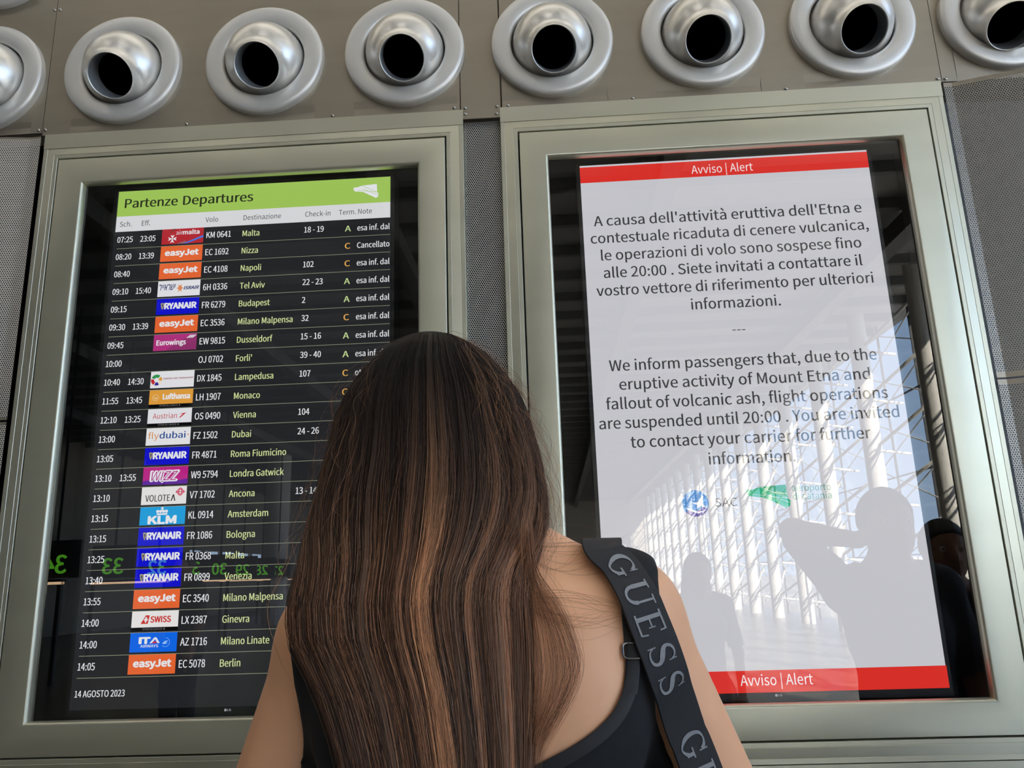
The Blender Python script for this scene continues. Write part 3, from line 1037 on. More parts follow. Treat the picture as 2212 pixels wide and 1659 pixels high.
class Body:
    def __init__(s, lo, hi, h):
        s.lo, s.h = np.array(lo, float), h
        s.n = np.ceil((np.array(hi) - s.lo) / h).astype(int) + 1
        s.F = np.full(tuple(s.n), 0.2, dtype=np.float32)

    def sub(s, lo, hi):
        a = np.clip(np.floor((np.array(lo) - s.lo) / s.h).astype(int), 0, s.n - 1)
        b = np.clip(np.ceil((np.array(hi) - s.lo) / s.h).astype(int) + 1, 1, s.n)
        sl = tuple(slice(int(i), int(j)) for i, j in zip(a, b))
        ax = [s.lo[i] + s.h * np.arange(sl[i].start, sl[i].stop) for i in range(3)]
        return sl, np.meshgrid(*ax, indexing='ij')

    def cap(s, a, b, ra, rb, k=0.02, F=None, cut=False):
        F = s.F if F is None else F
        a, b = np.array(a, float), np.array(b, float)
        m = max(ra, rb) + 0.09
        sl, (X, Y, Z) = s.sub(np.minimum(a, b) - m, np.maximum(a, b) + m)
        d = b - a
        L = max(d @ d, 1e-9)
        t = np.clip(((X - a[0]) * d[0] + (Y - a[1]) * d[1] + (Z - a[2]) * d[2]) / L, 0, 1)
        D = np.sqrt((X - a[0] - t * d[0]) ** 2 + (Y - a[1] - t * d[1]) ** 2 + (Z - a[2] - t * d[2]) ** 2) - (ra + t * (rb - ra))
        F[sl] = smin(F[sl], D, k)

    def ell(s, c, r, yaw=0.0, k=0.02, pitch=0.0, F=None, carve=False):
        F = s.F if F is None else F
        c = np.array(c, float)
        m = max(r) + 0.09
        sl, (X, Y, Z) = s.sub(c - m, c + m)
        X, Y, Z = X - c[0], Y - c[1], Z - c[2]
        ca, sa = math.cos(yaw), math.sin(yaw)
        X, Y = X * ca + Y * sa, -X * sa + Y * ca
        cp, sp = math.cos(pitch), math.sin(pitch)
        Y, Z = Y * cp + Z * sp, -Y * sp + Z * cp
        k0 = np.sqrt((X / r[0]) ** 2 + (Y / r[1]) ** 2 + (Z / r[2]) ** 2)
        k1 = np.sqrt((X / r[0] ** 2) ** 2 + (Y / r[1] ** 2) ** 2 + (Z / r[2] ** 2) ** 2) + 1e-6
        D = k0 * (k0 - 1) / k1
        if carve:
            F[sl] = -smin(-F[sl], D, k)
        else:
            F[sl] = smin(F[sl], D, k)

    def grid(s):
        return np.meshgrid(*[s.lo[i] + s.h * np.arange(s.n[i]) for i in range(3)], indexing='ij')


def surface(F, lo, h):
    """naive surface nets: vertices and quads of the zero level"""
    ins = F < 0
    c = [ins[i:ins.shape[0] - 1 + i, j:ins.shape[1] - 1 + j, k:ins.shape[2] - 1 + k] for i in (0, 1) for j in (0, 1) for k in (0, 1)]
    tot = sum(x.astype(np.int8) for x in c)
    act = (tot > 0) & (tot < 8)
    idx = np.argwhere(act)
    base = idx
    off = np.array([(i, j, k) for i in (0, 1) for j in (0, 1) for k in (0, 1)])
    val = np.stack([F[base[:, 0] + o[0], base[:, 1] + o[1], base[:, 2] + o[2]] for o in off], 1).astype(np.float64)
    acc = np.zeros((len(idx), 3))
    cnt = np.zeros(len(idx))
    for i in range(8):
        for j in range(i + 1, 8):
            if abs(off[i] - off[j]).sum() != 1:
                continue
            a, b = val[:, i], val[:, j]
            x = (a < 0) != (b < 0)
            t = np.where(x, a / np.where(a - b == 0, 1, a - b), 0)
            acc += np.where(x[:, None], off[i] + t[:, None] * (off[j] - off[i]), 0)
            cnt += x
    V = lo + h * (idx + acc / cnt[:, None])
    vid = np.full(act.shape, -1, dtype=np.int64)
    vid[tuple(idx.T)] = np.arange(len(idx))
    Q = []
    sh = np.array(F.shape)
    for ax in range(3):
        u, w = (ax + 1) % 3, (ax + 2) % 3
        s0 = [slice(None)] * 3
        s1 = [slice(None)] * 3
        s0[ax] = slice(0, -1)
        s1[ax] = slice(1, None)
        A, B_ = ins[tuple(s0)], ins[tuple(s1)]
        e = np.argwhere(A != B_)
        ok = (e[:, u] > 0) & (e[:, w] > 0) & (e[:, u] < sh[u] - 1) & (e[:, w] < sh[w] - 1)
        e = e[ok]
        fl = A[tuple(e.T)]
        du, dw = np.zeros(3, int), np.zeros(3, int)
        du[u] = 1
        dw[w] = 1
        q = np.stack([vid[tuple((e - du - dw).T)], vid[tuple((e - dw).T)], vid[tuple(e.T)], vid[tuple((e - du).T)]], 1)
        q[~fl] = q[~fl][:, ::-1]
        Q.append(q)
    return V, np.concatenate(Q)


def skin_obj(name, F, body, mat, parent, relax=1):
    V, Q = surface(F, body.lo, body.h)
    if relax:
        n = len(V)
        for _ in range(relax):
            acc = np.zeros_like(V)
            cnt = np.zeros(n)
            for k in range(4):
                a, b = Q[:, k], Q[:, (k + 1) % 4]
                np.add.at(acc, a, V[b])
                np.add.at(cnt, a, 1)
                np.add.at(acc, b, V[a])
                np.add.at(cnt, b, 1)
            V = 0.5 * V + 0.5 * acc / np.maximum(cnt, 1)[:, None]
    o = mesh_obj(name, V.tolist(), Q.tolist(), mat, parent, smooth=True)
    return o, V, Q


def hand(b, wrist, dirv, side, curl=0.5, k=0.006):
    """palm, four unequal bent fingers and a thumb from the side of the palm"""
    w, d = Vector(wrist), Vector(dirv).normalized()
    sd = Vector(side)
    sd = (sd - d * sd.dot(d)).normalized()
    n = d.cross(sd)
    p = w + d * 0.045
    b.cap(tuple(w), tuple(p), 0.024, 0.028, 0.012)
    b.ell(tuple(w + d * 0.055), (0.040, 0.036, 0.022), 0, 0.012)
    for i, (o, L) in enumerate(((0.030, 0.068), (0.011, 0.078), (-0.009, 0.072), (-0.028, 0.056))):
        a0 = w + d * 0.085 + sd * o
        a1 = a0 + (d * math.cos(curl * 0.5) - n * math.sin(curl * 0.5)) * L * 0.45
        a2 = a1 + (d * math.cos(curl) - n * math.sin(curl)) * L * 0.32
        a3 = a2 + (d * math.cos(curl * 1.5) - n * math.sin(curl * 1.5)) * L * 0.25
        b.cap(tuple(w + d * 0.05 + sd * o * 0.7), tuple(a0), 0.011, 0.0095, k)
        b.cap(tuple(a0), tuple(a1), 0.0095, 0.0088, k)
        b.cap(tuple(a1), tuple(a2), 0.0088, 0.008, k)
        b.cap(tuple(a2), tuple(a3), 0.008, 0.0068, k)
    t0 = w + d * 0.03 + sd * 0.030
    t1 = t0 + (d * 0.6 + sd * 0.8) * 0.035
    t2 = t1 + (d * 0.9 + sd * 0.25 - n * 0.2) * 0.032
    b.cap(tuple(w + d * 0.02 + sd * 0.012), tuple(t0), 0.014, 0.013, k)
    b.cap(tuple(t0), tuple(t1), 0.012, 0.010, k)
    b.cap(tuple(t1), tuple(t2), 0.010, 0.008, k)


def figure(J, h, yaw, female):
    """J: joints in world metres; yaw turns the facing direction from +Y"""
    P = np.array(list(J.values()))
    b = Body(P.min(0) - 0.30, P.max(0) + 0.30, h)
    R = lambda v: (v[0] * math.cos(yaw) - v[1] * math.sin(yaw), v[0] * math.sin(yaw) + v[1] * math.cos(yaw), v[2])
    at = lambda c, v: tuple(np.array(c) + np.array(R(v)))
    hd = J['head']
    # torso
    ch, wa, pe, nk = J['chest'], J['waist'], J['pelvis'], J['neck']
    s = 0.92 if female else 1.06
    b.ell(ch, (0.142 * s, 0.100 * s, 0.185), yaw, 0.03)
    b.ell(at(ch, (0, 0.03, -0.03)), (0.125 * s, 0.090 * s, 0.13), yaw, 0.04)
    b.ell(wa, (0.128 * s, 0.090 * s, 0.15), yaw, 0.05)
    b.ell(pe, (0.172 * s, 0.112 * s, 0.135), yaw, 0.05)
    for q in (-1, 1):
        S_ = J['shR' if q > 0 else 'shL']
        E_ = J['elR' if q > 0 else 'elL']
        W_ = J['wrR' if q > 0 else 'wrL']
        b.cap(at(nk, (q * 0.012, 0, 0.012)), tuple(0.85 * np.array(S_) + 0.15 * np.array(nk) + np.array([0, 0, 0.012])), 0.046 * s, 0.036 * s, 0.045)
        b.ell(at(ch, (q * 0.072, -0.062, 0.055)), (0.066, 0.040, 0.092), yaw, 0.035)
        b.ell(S_, (0.050 * s, 0.050 * s, 0.056 * s), yaw, 0.035)
        b.cap(S_, E_, 0.0485 * s, 0.037 * s, 0.02)
        b.cap(E_, W_, 0.038 * s, 0.025 * s, 0.015)
        d = np.array(W_) - np.array(E_)
        hand(b, W_, J.get('hdR' if q > 0 else 'hdL', d), R((-q, 0.2, 0.3)), J.get('curl', 0.7))
        H_, K_, A_ = J['hipR' if q > 0 else 'hipL'], J['knR' if q > 0 else 'knL'], J['anR' if q > 0 else 'anL']
        b.cap(H_, K_, 0.085 * s, 0.056 * s, 0.04)
        b.cap(K_, A_, 0.056 * s, 0.038 * s, 0.02)
        b.ell(at(K_, (0, -0.02, -0.13)), (0.05, 0.052, 0.11), yaw, 0.03)
        b.cap(at(A_, (0, -0.03, -0.035)), at(A_, (q * 0.015, 0.15, -0.055)), 0.036, 0.026, 0.02)
        if female:
            b.ell(at(ch, (q * 0.07, 0.085, 0.0)), (0.055, 0.05, 0.055), yaw, 0.03)
        b.ell(at(pe, (q * 0.075, -0.07, -0.03)), (0.085, 0.075, 0.09), yaw, 0.035)
    b.cap(at(nk, (0, 0, -0.03)), at(hd, (0, -0.015, -0.06)), 0.060 * s, 0.052 * s, 0.03)
    # head with a face
    b.ell(hd, (0.076, 0.097, 0.104), yaw, 0.01)
    b.ell(at(hd, (0, 0.035, -0.06)), (0.058, 0.066, 0.068), yaw, 0.03)
    b.ell(at(hd, (0, 0.085, -0.112)), (0.022, 0.018, 0.018), yaw, 0.02)
    b.cap(at(hd, (0, 0.094, 0.0)), at(hd, (0, 0.117, -0.040)), 0.009, 0.014, 0.012)
    for q in (-1, 1):
        b.ell(at(hd, (q * 0.033, 0.100, -0.002)), (0.019, 0.014, 0.013), yaw, 0.01, carve=True)
        b.ell(at(hd, (q * 0.079, -0.005, -0.02)), (0.008, 0.019, 0.030), yaw, 0.008)
    b.ell(at(hd, (0, 0.101, -0.070)), (0.024, 0.010, 0.007), yaw, 0.008)
    b.ell(at(hd, (0, 0.100, -0.083)), (0.020, 0.010, 0.007), yaw, 0.006)
    return b, at


def face_parts(at, hd, yaw, parent, eye=(60, 40, 28), lip=(150, 80, 75)):
    for q in (-1, 1):
        c = at(hd, (q * 0.033, 0.0795, -0.002))
        bm = bmesh.new()
        bmesh.ops.create_uvsphere(bm, u_segments=16, v_segments=10, radius=0.0125, matrix=Matrix.Translation(c))
        o = mesh_obj('eye', [tuple(v.co) for v in bm.verts], [tuple(v.index for v in f.verts) for f in bm.faces], pm('eye_white', (225, 220, 214), 0.2), parent, smooth=True)
        bm.free()
        c2 = at(hd, (q * 0.033, 0.0872, -0.002))
        bm = bmesh.new()
        bmesh.ops.create_uvsphere(bm, u_segments=12, v_segments=8, radius=0.006, matrix=Matrix.Translation(c2))
        mesh_obj('iris', [tuple(v.co) for v in bm.verts], [tuple(v.index for v in f.verts) for f in bm.faces], pm('iris_brown', eye, 0.15), o, smooth=True)
        bm.free()


def cloth(name, b, mat, parent, off, region, relax=1, h=None):
    F = np.maximum(b.F - off, region)
    return skin_obj(name, F.astype(np.float32), b, mat, parent, relax)


# ---- the woman in front of the screens
M_SKIN = pm('tanned_skin', (250, 188, 146), 0.48, 0, 0.07, 30, (1, 1, 1), 0.06, sss=0.12)
M_TOP = pm('black_jersey', (21, 22, 26), 0.85, 0, 0.15, 260, (1, 1, 1), 0.08)
M_TROUSER = pm('dark_denim', (40, 46, 62), 0.8, 0, 0.2, 120)
M_SHOE = pm('white_trainer', (215, 213, 208), 0.6)
JW = dict(head=(-0.116, 0.825, 1.552), neck=(-0.085, 0.770, 1.437), chest=(-0.070, 0.765, 1.262), waist=(-0.070, 0.775, 1.06), pelvis=(-0.070, 0.775, 0.90),
          shR=(0.064, 0.745, 1.378), shL=(-0.209, 0.745, 1.366), elR=(0.188, 0.790, 1.105), elL=(-0.322, 0.785, 1.095), wrR=(0.035, 0.985, 1.055), wrL=(-0.165, 0.985, 1.050),
          hipR=(0.018, 0.775, 0.86), hipL=(-0.158, 0.775, 0.86), knR=(0.022, 0.795, 0.47), knL=(-0.165, 0.795, 0.47), anR=(0.025, 0.765, 0.083), anL=(-0.170, 0.765, 0.083),
          hdR=(-0.6, 0.6, 0.15), hdL=(0.6, 0.6, 0.15), curl=0.7)
cur = JW.pop('curl')
hds = {k: JW.pop(k) for k in ('hdR', 'hdL')}


class JD(dict):
    def values(s):
        return [v for k, v in s.items() if isinstance(v, tuple) and not k.startswith('hd')]


JW = JD(JW)
JW.update(hds)
JW['curl'] = cur
bw, atw = figure(JW, 0.0052, 0.0, True)
woman = empty('woman', (-0.07, 0.775, 0.0), 'woman seen from behind, long brown hair and black top, facing the screens', 'person')
body_o, BV, BQ = skin_obj('body', bw.F, bw, M_SKIN, woman, 3)
X, Y, Z = bw.grid()


def poly_sdf(X, Z, pts):
    """signed distance to a closed outline in x, z"""
    d = np.full(X.shape, 1e9)
    s = np.ones(X.shape)
    n = len(pts)
    for i in range(n):
        (ax, az), (bx, bz) = pts[i], pts[i - 1]
        ex, ez = bx - ax, bz - az
        wx, wz = X - ax, Z - az
        t = np.clip((wx * ex + wz * ez) / (ex * ex + ez * ez), 0, 1)
        d = np.minimum(d, (wx - ex * t) ** 2 + (wz - ez * t) ** 2)
        c1, c2, c3 = Z >= az, Z < bz, ex * wz > ez * wx
        s = np.where((c1 & c2 & c3) | (~c1 & ~c2 & ~c3), -s, s)
    return s * np.sqrt(d)


XC = -0.071
neck_r = [(0.060, 1.47), (0.0585, 1.42), (0.0575, 1.365), (0.054, 1.338), (0.045, 1.318), (0.032, 1.304), (0.014, 1.292), (-0.008, 1.281), (-0.035, 1.270), (-0.071, 1.264)]
neck_l = [(-0.10, 1.266), (-0.128, 1.280), (-0.150, 1.305), (-0.163, 1.335), (-0.176, 1.372), (-0.186, 1.42), (-0.190, 1.47)]
arm_r = [(0.095, 1.47), (0.088, 1.39), (0.080, 1.34), (0.078, 1.30), (0.10, 1.24), (0.14, 1.20), (0.14, 0.93)]
arm_l = [(-0.30, 0.93), (-0.29, 1.19), (-0.232, 1.24), (-0.222, 1.30), (-0.228, 1.34), (-0.238, 1.39), (-0.240, 1.47)]
back = list(reversed(neck_r)) + arm_r + arm_l + list(reversed(neck_l))
front = [(XC + 0.05, 1.32), (XC + 0.10, 1.36), (0.056, 1.47), (0.095, 1.47), (0.092, 1.38), (0.075, 1.30), (0.10, 1.22), (0.14, 1.19), (0.14, 0.93), (-0.30, 0.93), (-0.29, 1.19), (-0.235, 1.22), (-0.215, 1.30), (-0.235, 1.38), (-0.24, 1.47), (-0.198, 1.47), (XC - 0.10, 1.36), (XC - 0.05, 1.32)]
sl = (slice(None), slice(None), slice(None))
x2, z2 = X[:, 0, :], Z[:, 0, :]
Rb = poly_sdf(x2, z2, back)[:, None, :]
Rf = poly_sdf(x2, z2, front)[:, None, :]
arms = np.full(bw.F.shape, 0.2, dtype=np.float32)
for q in ('R', 'L'):
    bw.cap(np.array(JW['sh' + q]) * 0.45 + np.array(JW['el' + q]) * 0.55, JW['el' + q], 0.055, 0.055, 0.005, F=arms)
    bw.cap(JW['el' + q], JW['wr' + q], 0.055, 0.09, 0.005, F=arms)
reg = np.maximum(np.where(Y < 0.765, Rb, Rf), -arms)
top_o, TV, TQ = cloth('tank_top', bw, M_TOP, woman, 0.0058, reg, 8)
armsall = np.maximum(-arms, 0 * arms - 1)
reg = np.maximum.reduce([np.broadcast_to(Z - 0.965, bw.F.shape), np.broadcast_to(0.10 - Z, bw.F.shape), -arms])
cloth('trousers', bw, M_TROUSER, woman, 0.009, reg, 2)
reg = np.broadcast_to(Z - 0.075, bw.F.shape)
cloth('shoes', bw, M_SHOE, woman, 0.011, reg, 2)
face_parts(atw, JW['head'], 0.0, woman)

bvh_skin = BVHTree.FromPolygons([tuple(v) for v in BV], [tuple(q) for q in BQ.tolist()])
bvh_top = BVHTree.FromPolygons([tuple(v) for v in TV], [tuple(q) for q in TQ.tolist()])


def back_y(x, z, default=0.74):
    y = default
    for t in (bvh_skin, bvh_top):
        h = t.ray_cast(Vector((x, 0.3, z)), Vector((0, 1, 0)))
        if h[0] is not None:
            y = min(y, h[0].y)
    return y


def ribbon(path, nrm, width, thick):
    """band swept along path (points), nrm outward normals, square section with rounded edges"""
    b = MB()
    n = len(path)
    sec = [(-0.5, 0), (-0.485, 0.9), (-0.44, 1), (0.44, 1), (0.485, 0.9), (0.5, 0), (0.44, -0.4), (-0.44, -0.4)]
    fr = []
    for i in range(n):
        t = (path[min(n - 1, i + 1)] - path[max(0, i - 1)]).normalized()
        o = (nrm[i] - t * nrm[i].dot(t)).normalized()
        a = t.cross(o)
        fr.append((path[i], t, o, a))
        for u, v in sec:
            b.v.append(tuple(path[i] + a * u * width + o * v * thick))
    m = len(sec)
    for i in range(n - 1):
        for k in range(m):
            j = (k + 1) % m
            b.f.append((i * m + k, i * m + j, (i + 1) * m + j, (i + 1) * m + k))
    return b, fr


def smooth_path(P, N, n):
    """Catmull-Rom through P, normals blended"""
    out, on = [], []
    seg = len(P) - 1
    for i in range(n):
        t = seg * i / (n - 1)
        k = min(int(t), seg - 1)
        t -= k
        p0, p1, p2, p3 = P[max(0, k - 1)], P[k], P[k + 1], P[min(seg, k + 2)]
        out.append(0.5 * ((2 * p1) + (p2 - p0) * t + (2 * p0 - 5 * p1 + 4 * p2 - p3) * t * t + (3 * p1 - p0 - 3 * p2 + p3) * t ** 3))
        on.append((N[k] * (1 - t) + N[k + 1] * t).normalized())
    return out, on


# thin adjustable strap of the top, with its metal slider
def thin_strap(pts, name):
    P_, N_ = [], []
    for x, z in pts:
        P_.append(Vector((x, back_y(x, z) - 0.0012, z)))
        N_.append(Vector((0, -1, 0.15)))
    P_, N_ = smooth_path(P_, N_, 30)
    b, fr = ribbon(P_, N_, 0.0115, 0.0014)
    return b.build(name, pm('strap_elastic', (34, 34, 38), 0.6, 0, 0.1, 300), woman, smooth=True, sharp=40), fr


st, fr = thin_strap([(0.0575, 1.428), (0.0578, 1.41), (0.0585, 1.39), (0.0585, 1.372), (0.0590, 1.355), (0.0578, 1.340), (0.0545, 1.325)], 'shoulder_strap')
p, t, o, a = fr[19]
b = MB()
pts = []
for k in range(24):
    A = 2 * PI * k / 24
    c, s_ = math.cos(A), math.sin(A)
    pts.append(p + o * 0.002 + a * 0.0078 * math.copysign(abs(c) ** 0.5, c) + t * 0.0062 * math.copysign(abs(s_) ** 0.5, s_))
for k in range(24):
    b.tube(pts[k], pts[(k + 1) % 24], 0.0011, seg=8, caps=False)
b.build('strap_slider', pm('dark_chrome', (150, 150, 155), 0.2, 1.0), st, smooth=True)
thin_strap([(-0.186, 1.41), (-0.176, 1.37), (-0.155, 1.345), (-0.135, 1.325), (-0.115, 1.30)], 'shoulder_strap')

# narrow bound edge along the scooped back
def binding(pts):
    P_ = [Vector((x, back_y(x, z) - 0.0006, z)) for x, z in pts]
    P_, N_ = smooth_path(P_, [Vector((0, -1, 0.05))] * len(P_), 60)
    b, fr = ribbon(P_, N_, 0.0105, 0.0016)
    return b.build('neckline_binding', pm('strap_elastic', (34, 34, 38), 0.6), top_o, smooth=True, sharp=40)


binding([(x + 0.003, z - 0.003) for x, z in neck_r[2:]] + [(x - 0.002, z - 0.003) for x, z in neck_l[:-2]])

# ---- the shoulder bag, whose lettered strap lies over her right shoulder
bag = empty('shoulder_bag', (0.235, 0.73, 0.70), 'bag on a wide black strap with grey capital letters over the woman\'s right shoulder', 'bag')
cen = [(0.0425, 1.4385), (0.0545, 1.426), (0.0665, 1.4025), (0.0745, 1.378), (0.0815, 1.356), (0.0885, 1.333), (0.0945, 1.313), (0.1015, 1.290), (0.1085, 1.2715), (0.125, 1.22), (0.150, 1.15), (0.178, 1.06), (0.20, 0.97)]
PP, NN = [], []
for i, (x, z) in enumerate(cen):
    if z > 1.26:
        y = min(back_y(x + d, z, 0.72) for d in (-0.014, 0, 0.014)) - 0.004
        y = min(y, 0.73)
    else:
        y = PP[-1].y - 0.004 if z > 1.1 else PP[-1].y + 0.012
    PP.append(Vector((x, y, z)))
    NN.append(Vector((0.25, -1, 0.2 if i > 2 else 0.9 - 0.2 * i)))
for i in range(2, 9):
    PP[i].y = min(PP[i].y, 0.5 * (PP[i - 1].y + PP[i].y) + 0.002)
ztop = 1.452
PP = [Vector((0.055, 0.90, 1.22)), Vector((0.052, 0.885, 1.32)), Vector((0.048, 0.845, 1.405)), Vector((0.046, 0.795, 1.444)), Vector((0.044, 0.752, 1.449))] + PP
NN = [Vector((0, 1, 0.1)), Vector((0, 1, 0.2)), Vector((0, 0.8, 0.7)), Vector((0, 0.2, 1)), Vector((0, -0.4, 1))] + NN
PP = [Vector((0.24, 0.80, 0.96)), Vector((0.16, 0.885, 1.08))] + PP
NN = [Vector((0.5, 1, 0)), Vector((0.3, 1, 0.1))] + NN
path, nrm = smooth_path(PP, NN, 160)
SW = 0.0365
M_STRAP = pm('black_webbing', (46, 46, 49), 0.8, 0, 0.12, 500, (1, 1, 1), 0.15)
b, fr = ribbon(path, nrm, SW, 0.0016)
strap = b.build('strap', M_STRAP, bag, smooth=True, sharp=40)
arc = [0.0]
for i in range(1, len(fr)):
    arc.append(arc[-1] + (fr[i][0] - fr[i - 1][0]).length)


def on_strap(s, u):
    """s metres along the strap, u across it towards the right arm"""
    i = max(0, min(len(arc) - 2, int(np.searchsorted(arc, s)) - 1))
    t = (s - arc[i]) / (arc[i + 1] - arc[i])
    p0, _, o0, a0 = fr[i]
    p1, _, o1, a1 = fr[i + 1]
    p = p0.lerp(p1, t)
    o = o0.lerp(o1, t).normalized()
    a = a0.lerp(a1, t).normalized()
    if a.x < 0:
        a = -a
    return p + a * u + o * 0.0022


def stroke(pts, wd):
    """broad pen line through pts with given widths, as quads"""
    q = []
    n = len(pts)
    for i in range(n):
        a, c = pts[max(0, i - 1)], pts[min(n - 1, i + 1)]
        d = Vector((c[0] - a[0], c[1] - a[1])).normalized()
        w = wd[i] / 2
        q.append(((pts[i][0] - d.y * w, pts[i][1] + d.x * w), (pts[i][0] + d.y * w, pts[i][1] - d.x * w)))
    return [(q[i][0], q[i][1], q[i + 1][1], q[i + 1][0]) for i in range(n - 1)]


def line(a, c, w, n=6):
    return stroke([(a[0] + (c[0] - a[0]) * i / n, a[1] + (c[1] - a[1]) * i / n) for i in range(n + 1)], [w] * (n + 1))


def arcs(cx, cy, rx, ry, a0, a1, w0, w1, n=16):
    A = [math.radians(a0 + (a1 - a0) * i / n) for i in range(n + 1)]
    return stroke([(cx + rx * math.cos(x), cy + ry * math.sin(x)) for x in A], [w0 + (w1 - w0) * abs(math.cos(x)) ** 1.5 for x in A])


def glyph(ch):
    if ch == 'G':
        return arcs(0.5, 0.5, 0.40, 0.46, 38, 322, 0.06, 0.19, 28) + line((0.84, 0.42), (0.84, 0.14), 0.14) + line((0.60, 0.42), (1.0, 0.42), 0.06) + line((0.84, 0.98), (0.84, 0.66), 0.05)
    if ch == 'U':
        return line((0.20, 0.97), (0.20, 0.36), 0.17) + line((0.80, 0.97), (0.80, 0.36), 0.08) + arcs(0.5, 0.36, 0.30, 0.33, 180, 360, 0.08, 0.14, 16) + line((0.02, 0.97), (0.40, 0.97), 0.06) + line((0.64, 0.97), (0.97, 0.97), 0.06)
    if ch == 'E':
        return line((0.26, 0.03), (0.26, 0.97), 0.17) + line((0.05, 0.03), (0.86, 0.03), 0.07) + line((0.05, 0.97), (0.84, 0.97), 0.07) + line((0.26, 0.51), (0.66, 0.51), 0.06) + line((0.86, 0.0), (0.90, 0.28), 0.06) + line((0.84, 1.0), (0.86, 0.76), 0.06) + line((0.66, 0.38), (0.66, 0.64), 0.05)
    if ch == 'S':
        P_ = [(0.82, 0.80), (0.72, 0.92), (0.50, 0.97), (0.28, 0.90), (0.19, 0.74), (0.28, 0.60), (0.50, 0.51), (0.74, 0.40), (0.83, 0.25), (0.74, 0.09), (0.50, 0.03), (0.26, 0.08), (0.15, 0.22)]
        W_ = [0.05, 0.06, 0.07, 0.11, 0.15, 0.18, 0.20, 0.18, 0.15, 0.11, 0.07, 0.06, 0.05]
        v = [Vector((a, c, 0)) for a, c in P_]
        sm, _ = smooth_path(v, [Vector((0, 0, 1))] * len(v), 40)
        return stroke([(p.x, p.y) for p in sm], list(np.interp(np.linspace(0, 12, 40), range(13), W_))) + line((0.84, 0.98), (0.84, 0.68), 0.05) + line((0.13, 0.02), (0.13, 0.34), 0.05)
    return []


# arc length where the strap's centre passes a given height on her back
def arc_at(z):
    best = min((abs(fr[i][0].z - z), i) for i in range(len(fr)) if fr[i][0].y < 0.745 and fr[i][0].z < 1.5 and arc[i] > 0.35)
    return arc[best[1]]


LH = 0.0235
M_LET = pm('grey_woven_letters', (150, 151, 154), 0.8, 0, 0.25, 900, (0.15, 0.15, 1), 0.1)
for ch, z, wd in (('G', 1.4235, 0.0245), ('U', 1.4005, 0.0235), ('E', 1.3775, 0.0205), ('S', 1.3535, 0.0180), ('S', 1.3320, 0.0180), ('G', 1.2790, 0.0225), ('U', 1.254, 0.0215), ('E', 1.231, 0.02), ('S', 1.209, 0.018), ('S', 1.188, 0.018)):
    s0 = arc_at(z)
    V_, F_ = [], []
    for q in glyph(ch):
        n = len(V_)
        for x, y in q:
            V_.append(tuple(on_strap(s0 + (x - 0.5) * wd, (y - 0.5) * LH)))
        F_.append((n, n + 1, n + 2, n + 3))
    tag(mesh_obj('woven_letter', V_, F_, M_LET, strap), 'grey woven serif capital ' + ch)
# the bag itself, hanging at her right hip below the picture
b = Body((0.10, 0.60, 0.62), (0.36, 0.92, 1.02), 0.006)
b.ell((0.235, 0.75, 0.82), (0.050, 0.125, 0.115), 0, 0.01)
b.cap((0.235, 0.66, 0.74), (0.235, 0.84, 0.74), 0.045, 0.045, 0.03)
b.cap((0.235, 0.67, 0.90), (0.235, 0.83, 0.90), 0.035, 0.035, 0.03)
skin_obj('bag_pouch', b.F, b, pm('black_leather', (26, 26, 28), 0.45, 0, 0.1, 200, (1, 1, 1), 0.1), bag, 1)

# ------------------------------------------------------------------ her hair
HT_ = np.array([  # z, left x, right x, y of the silhouette, y of the back of the hair
    (1.684, -0.132, -0.100, 0.824, 0.796), (1.681, -0.144, -0.094, 0.822, 0.776), (1.676, -0.156, -0.085, 0.820, 0.760), (1.668, -0.168, -0.074, 0.818, 0.745), (1.656, -0.182, -0.060, 0.815, 0.733), (1.633, -0.200, -0.045, 0.808, 0.722),
    (1.606, -0.214, -0.030, 0.800, 0.715), (1.580, -0.221, -0.022, 0.793, 0.709), (1.531, -0.229, -0.010, 0.780, 0.701), (1.484, -0.238, -0.004, 0.765, 0.690), (1.462, -0.240, -0.004, 0.750, 0.683), (1.440, -0.236, -0.010, 0.725, 0.672),
    (1.419, -0.236, -0.016, 0.705, 0.662), (1.400, -0.236, -0.018, 0.690, 0.655), (1.371, -0.230, -0.016, 0.677, 0.648), (1.345, -0.212, -0.017, 0.671, 0.643), (1.329, -0.202, -0.018, 0.668, 0.640), (1.30, -0.190, -0.019, 0.666, 0.638), (1.275, -0.181, -0.020, 0.664, 0.636), (1.20, -0.172, -0.024, 0.662, 0.634), (1.08, -0.19, -0.035, 0.668, 0.640)])


HT_[:, 0] = np.where(HT_[:, 0] > 1.58, 1.58 + (HT_[:, 0] - 1.58) * 0.87, HT_[:, 0])
ZTOP = HT_[0, 0]


def env(z):
    zz = HT_[::-1, 0]
    return [np.interp(z, zz, HT_[::-1, k]) for k in range(1, 5)]


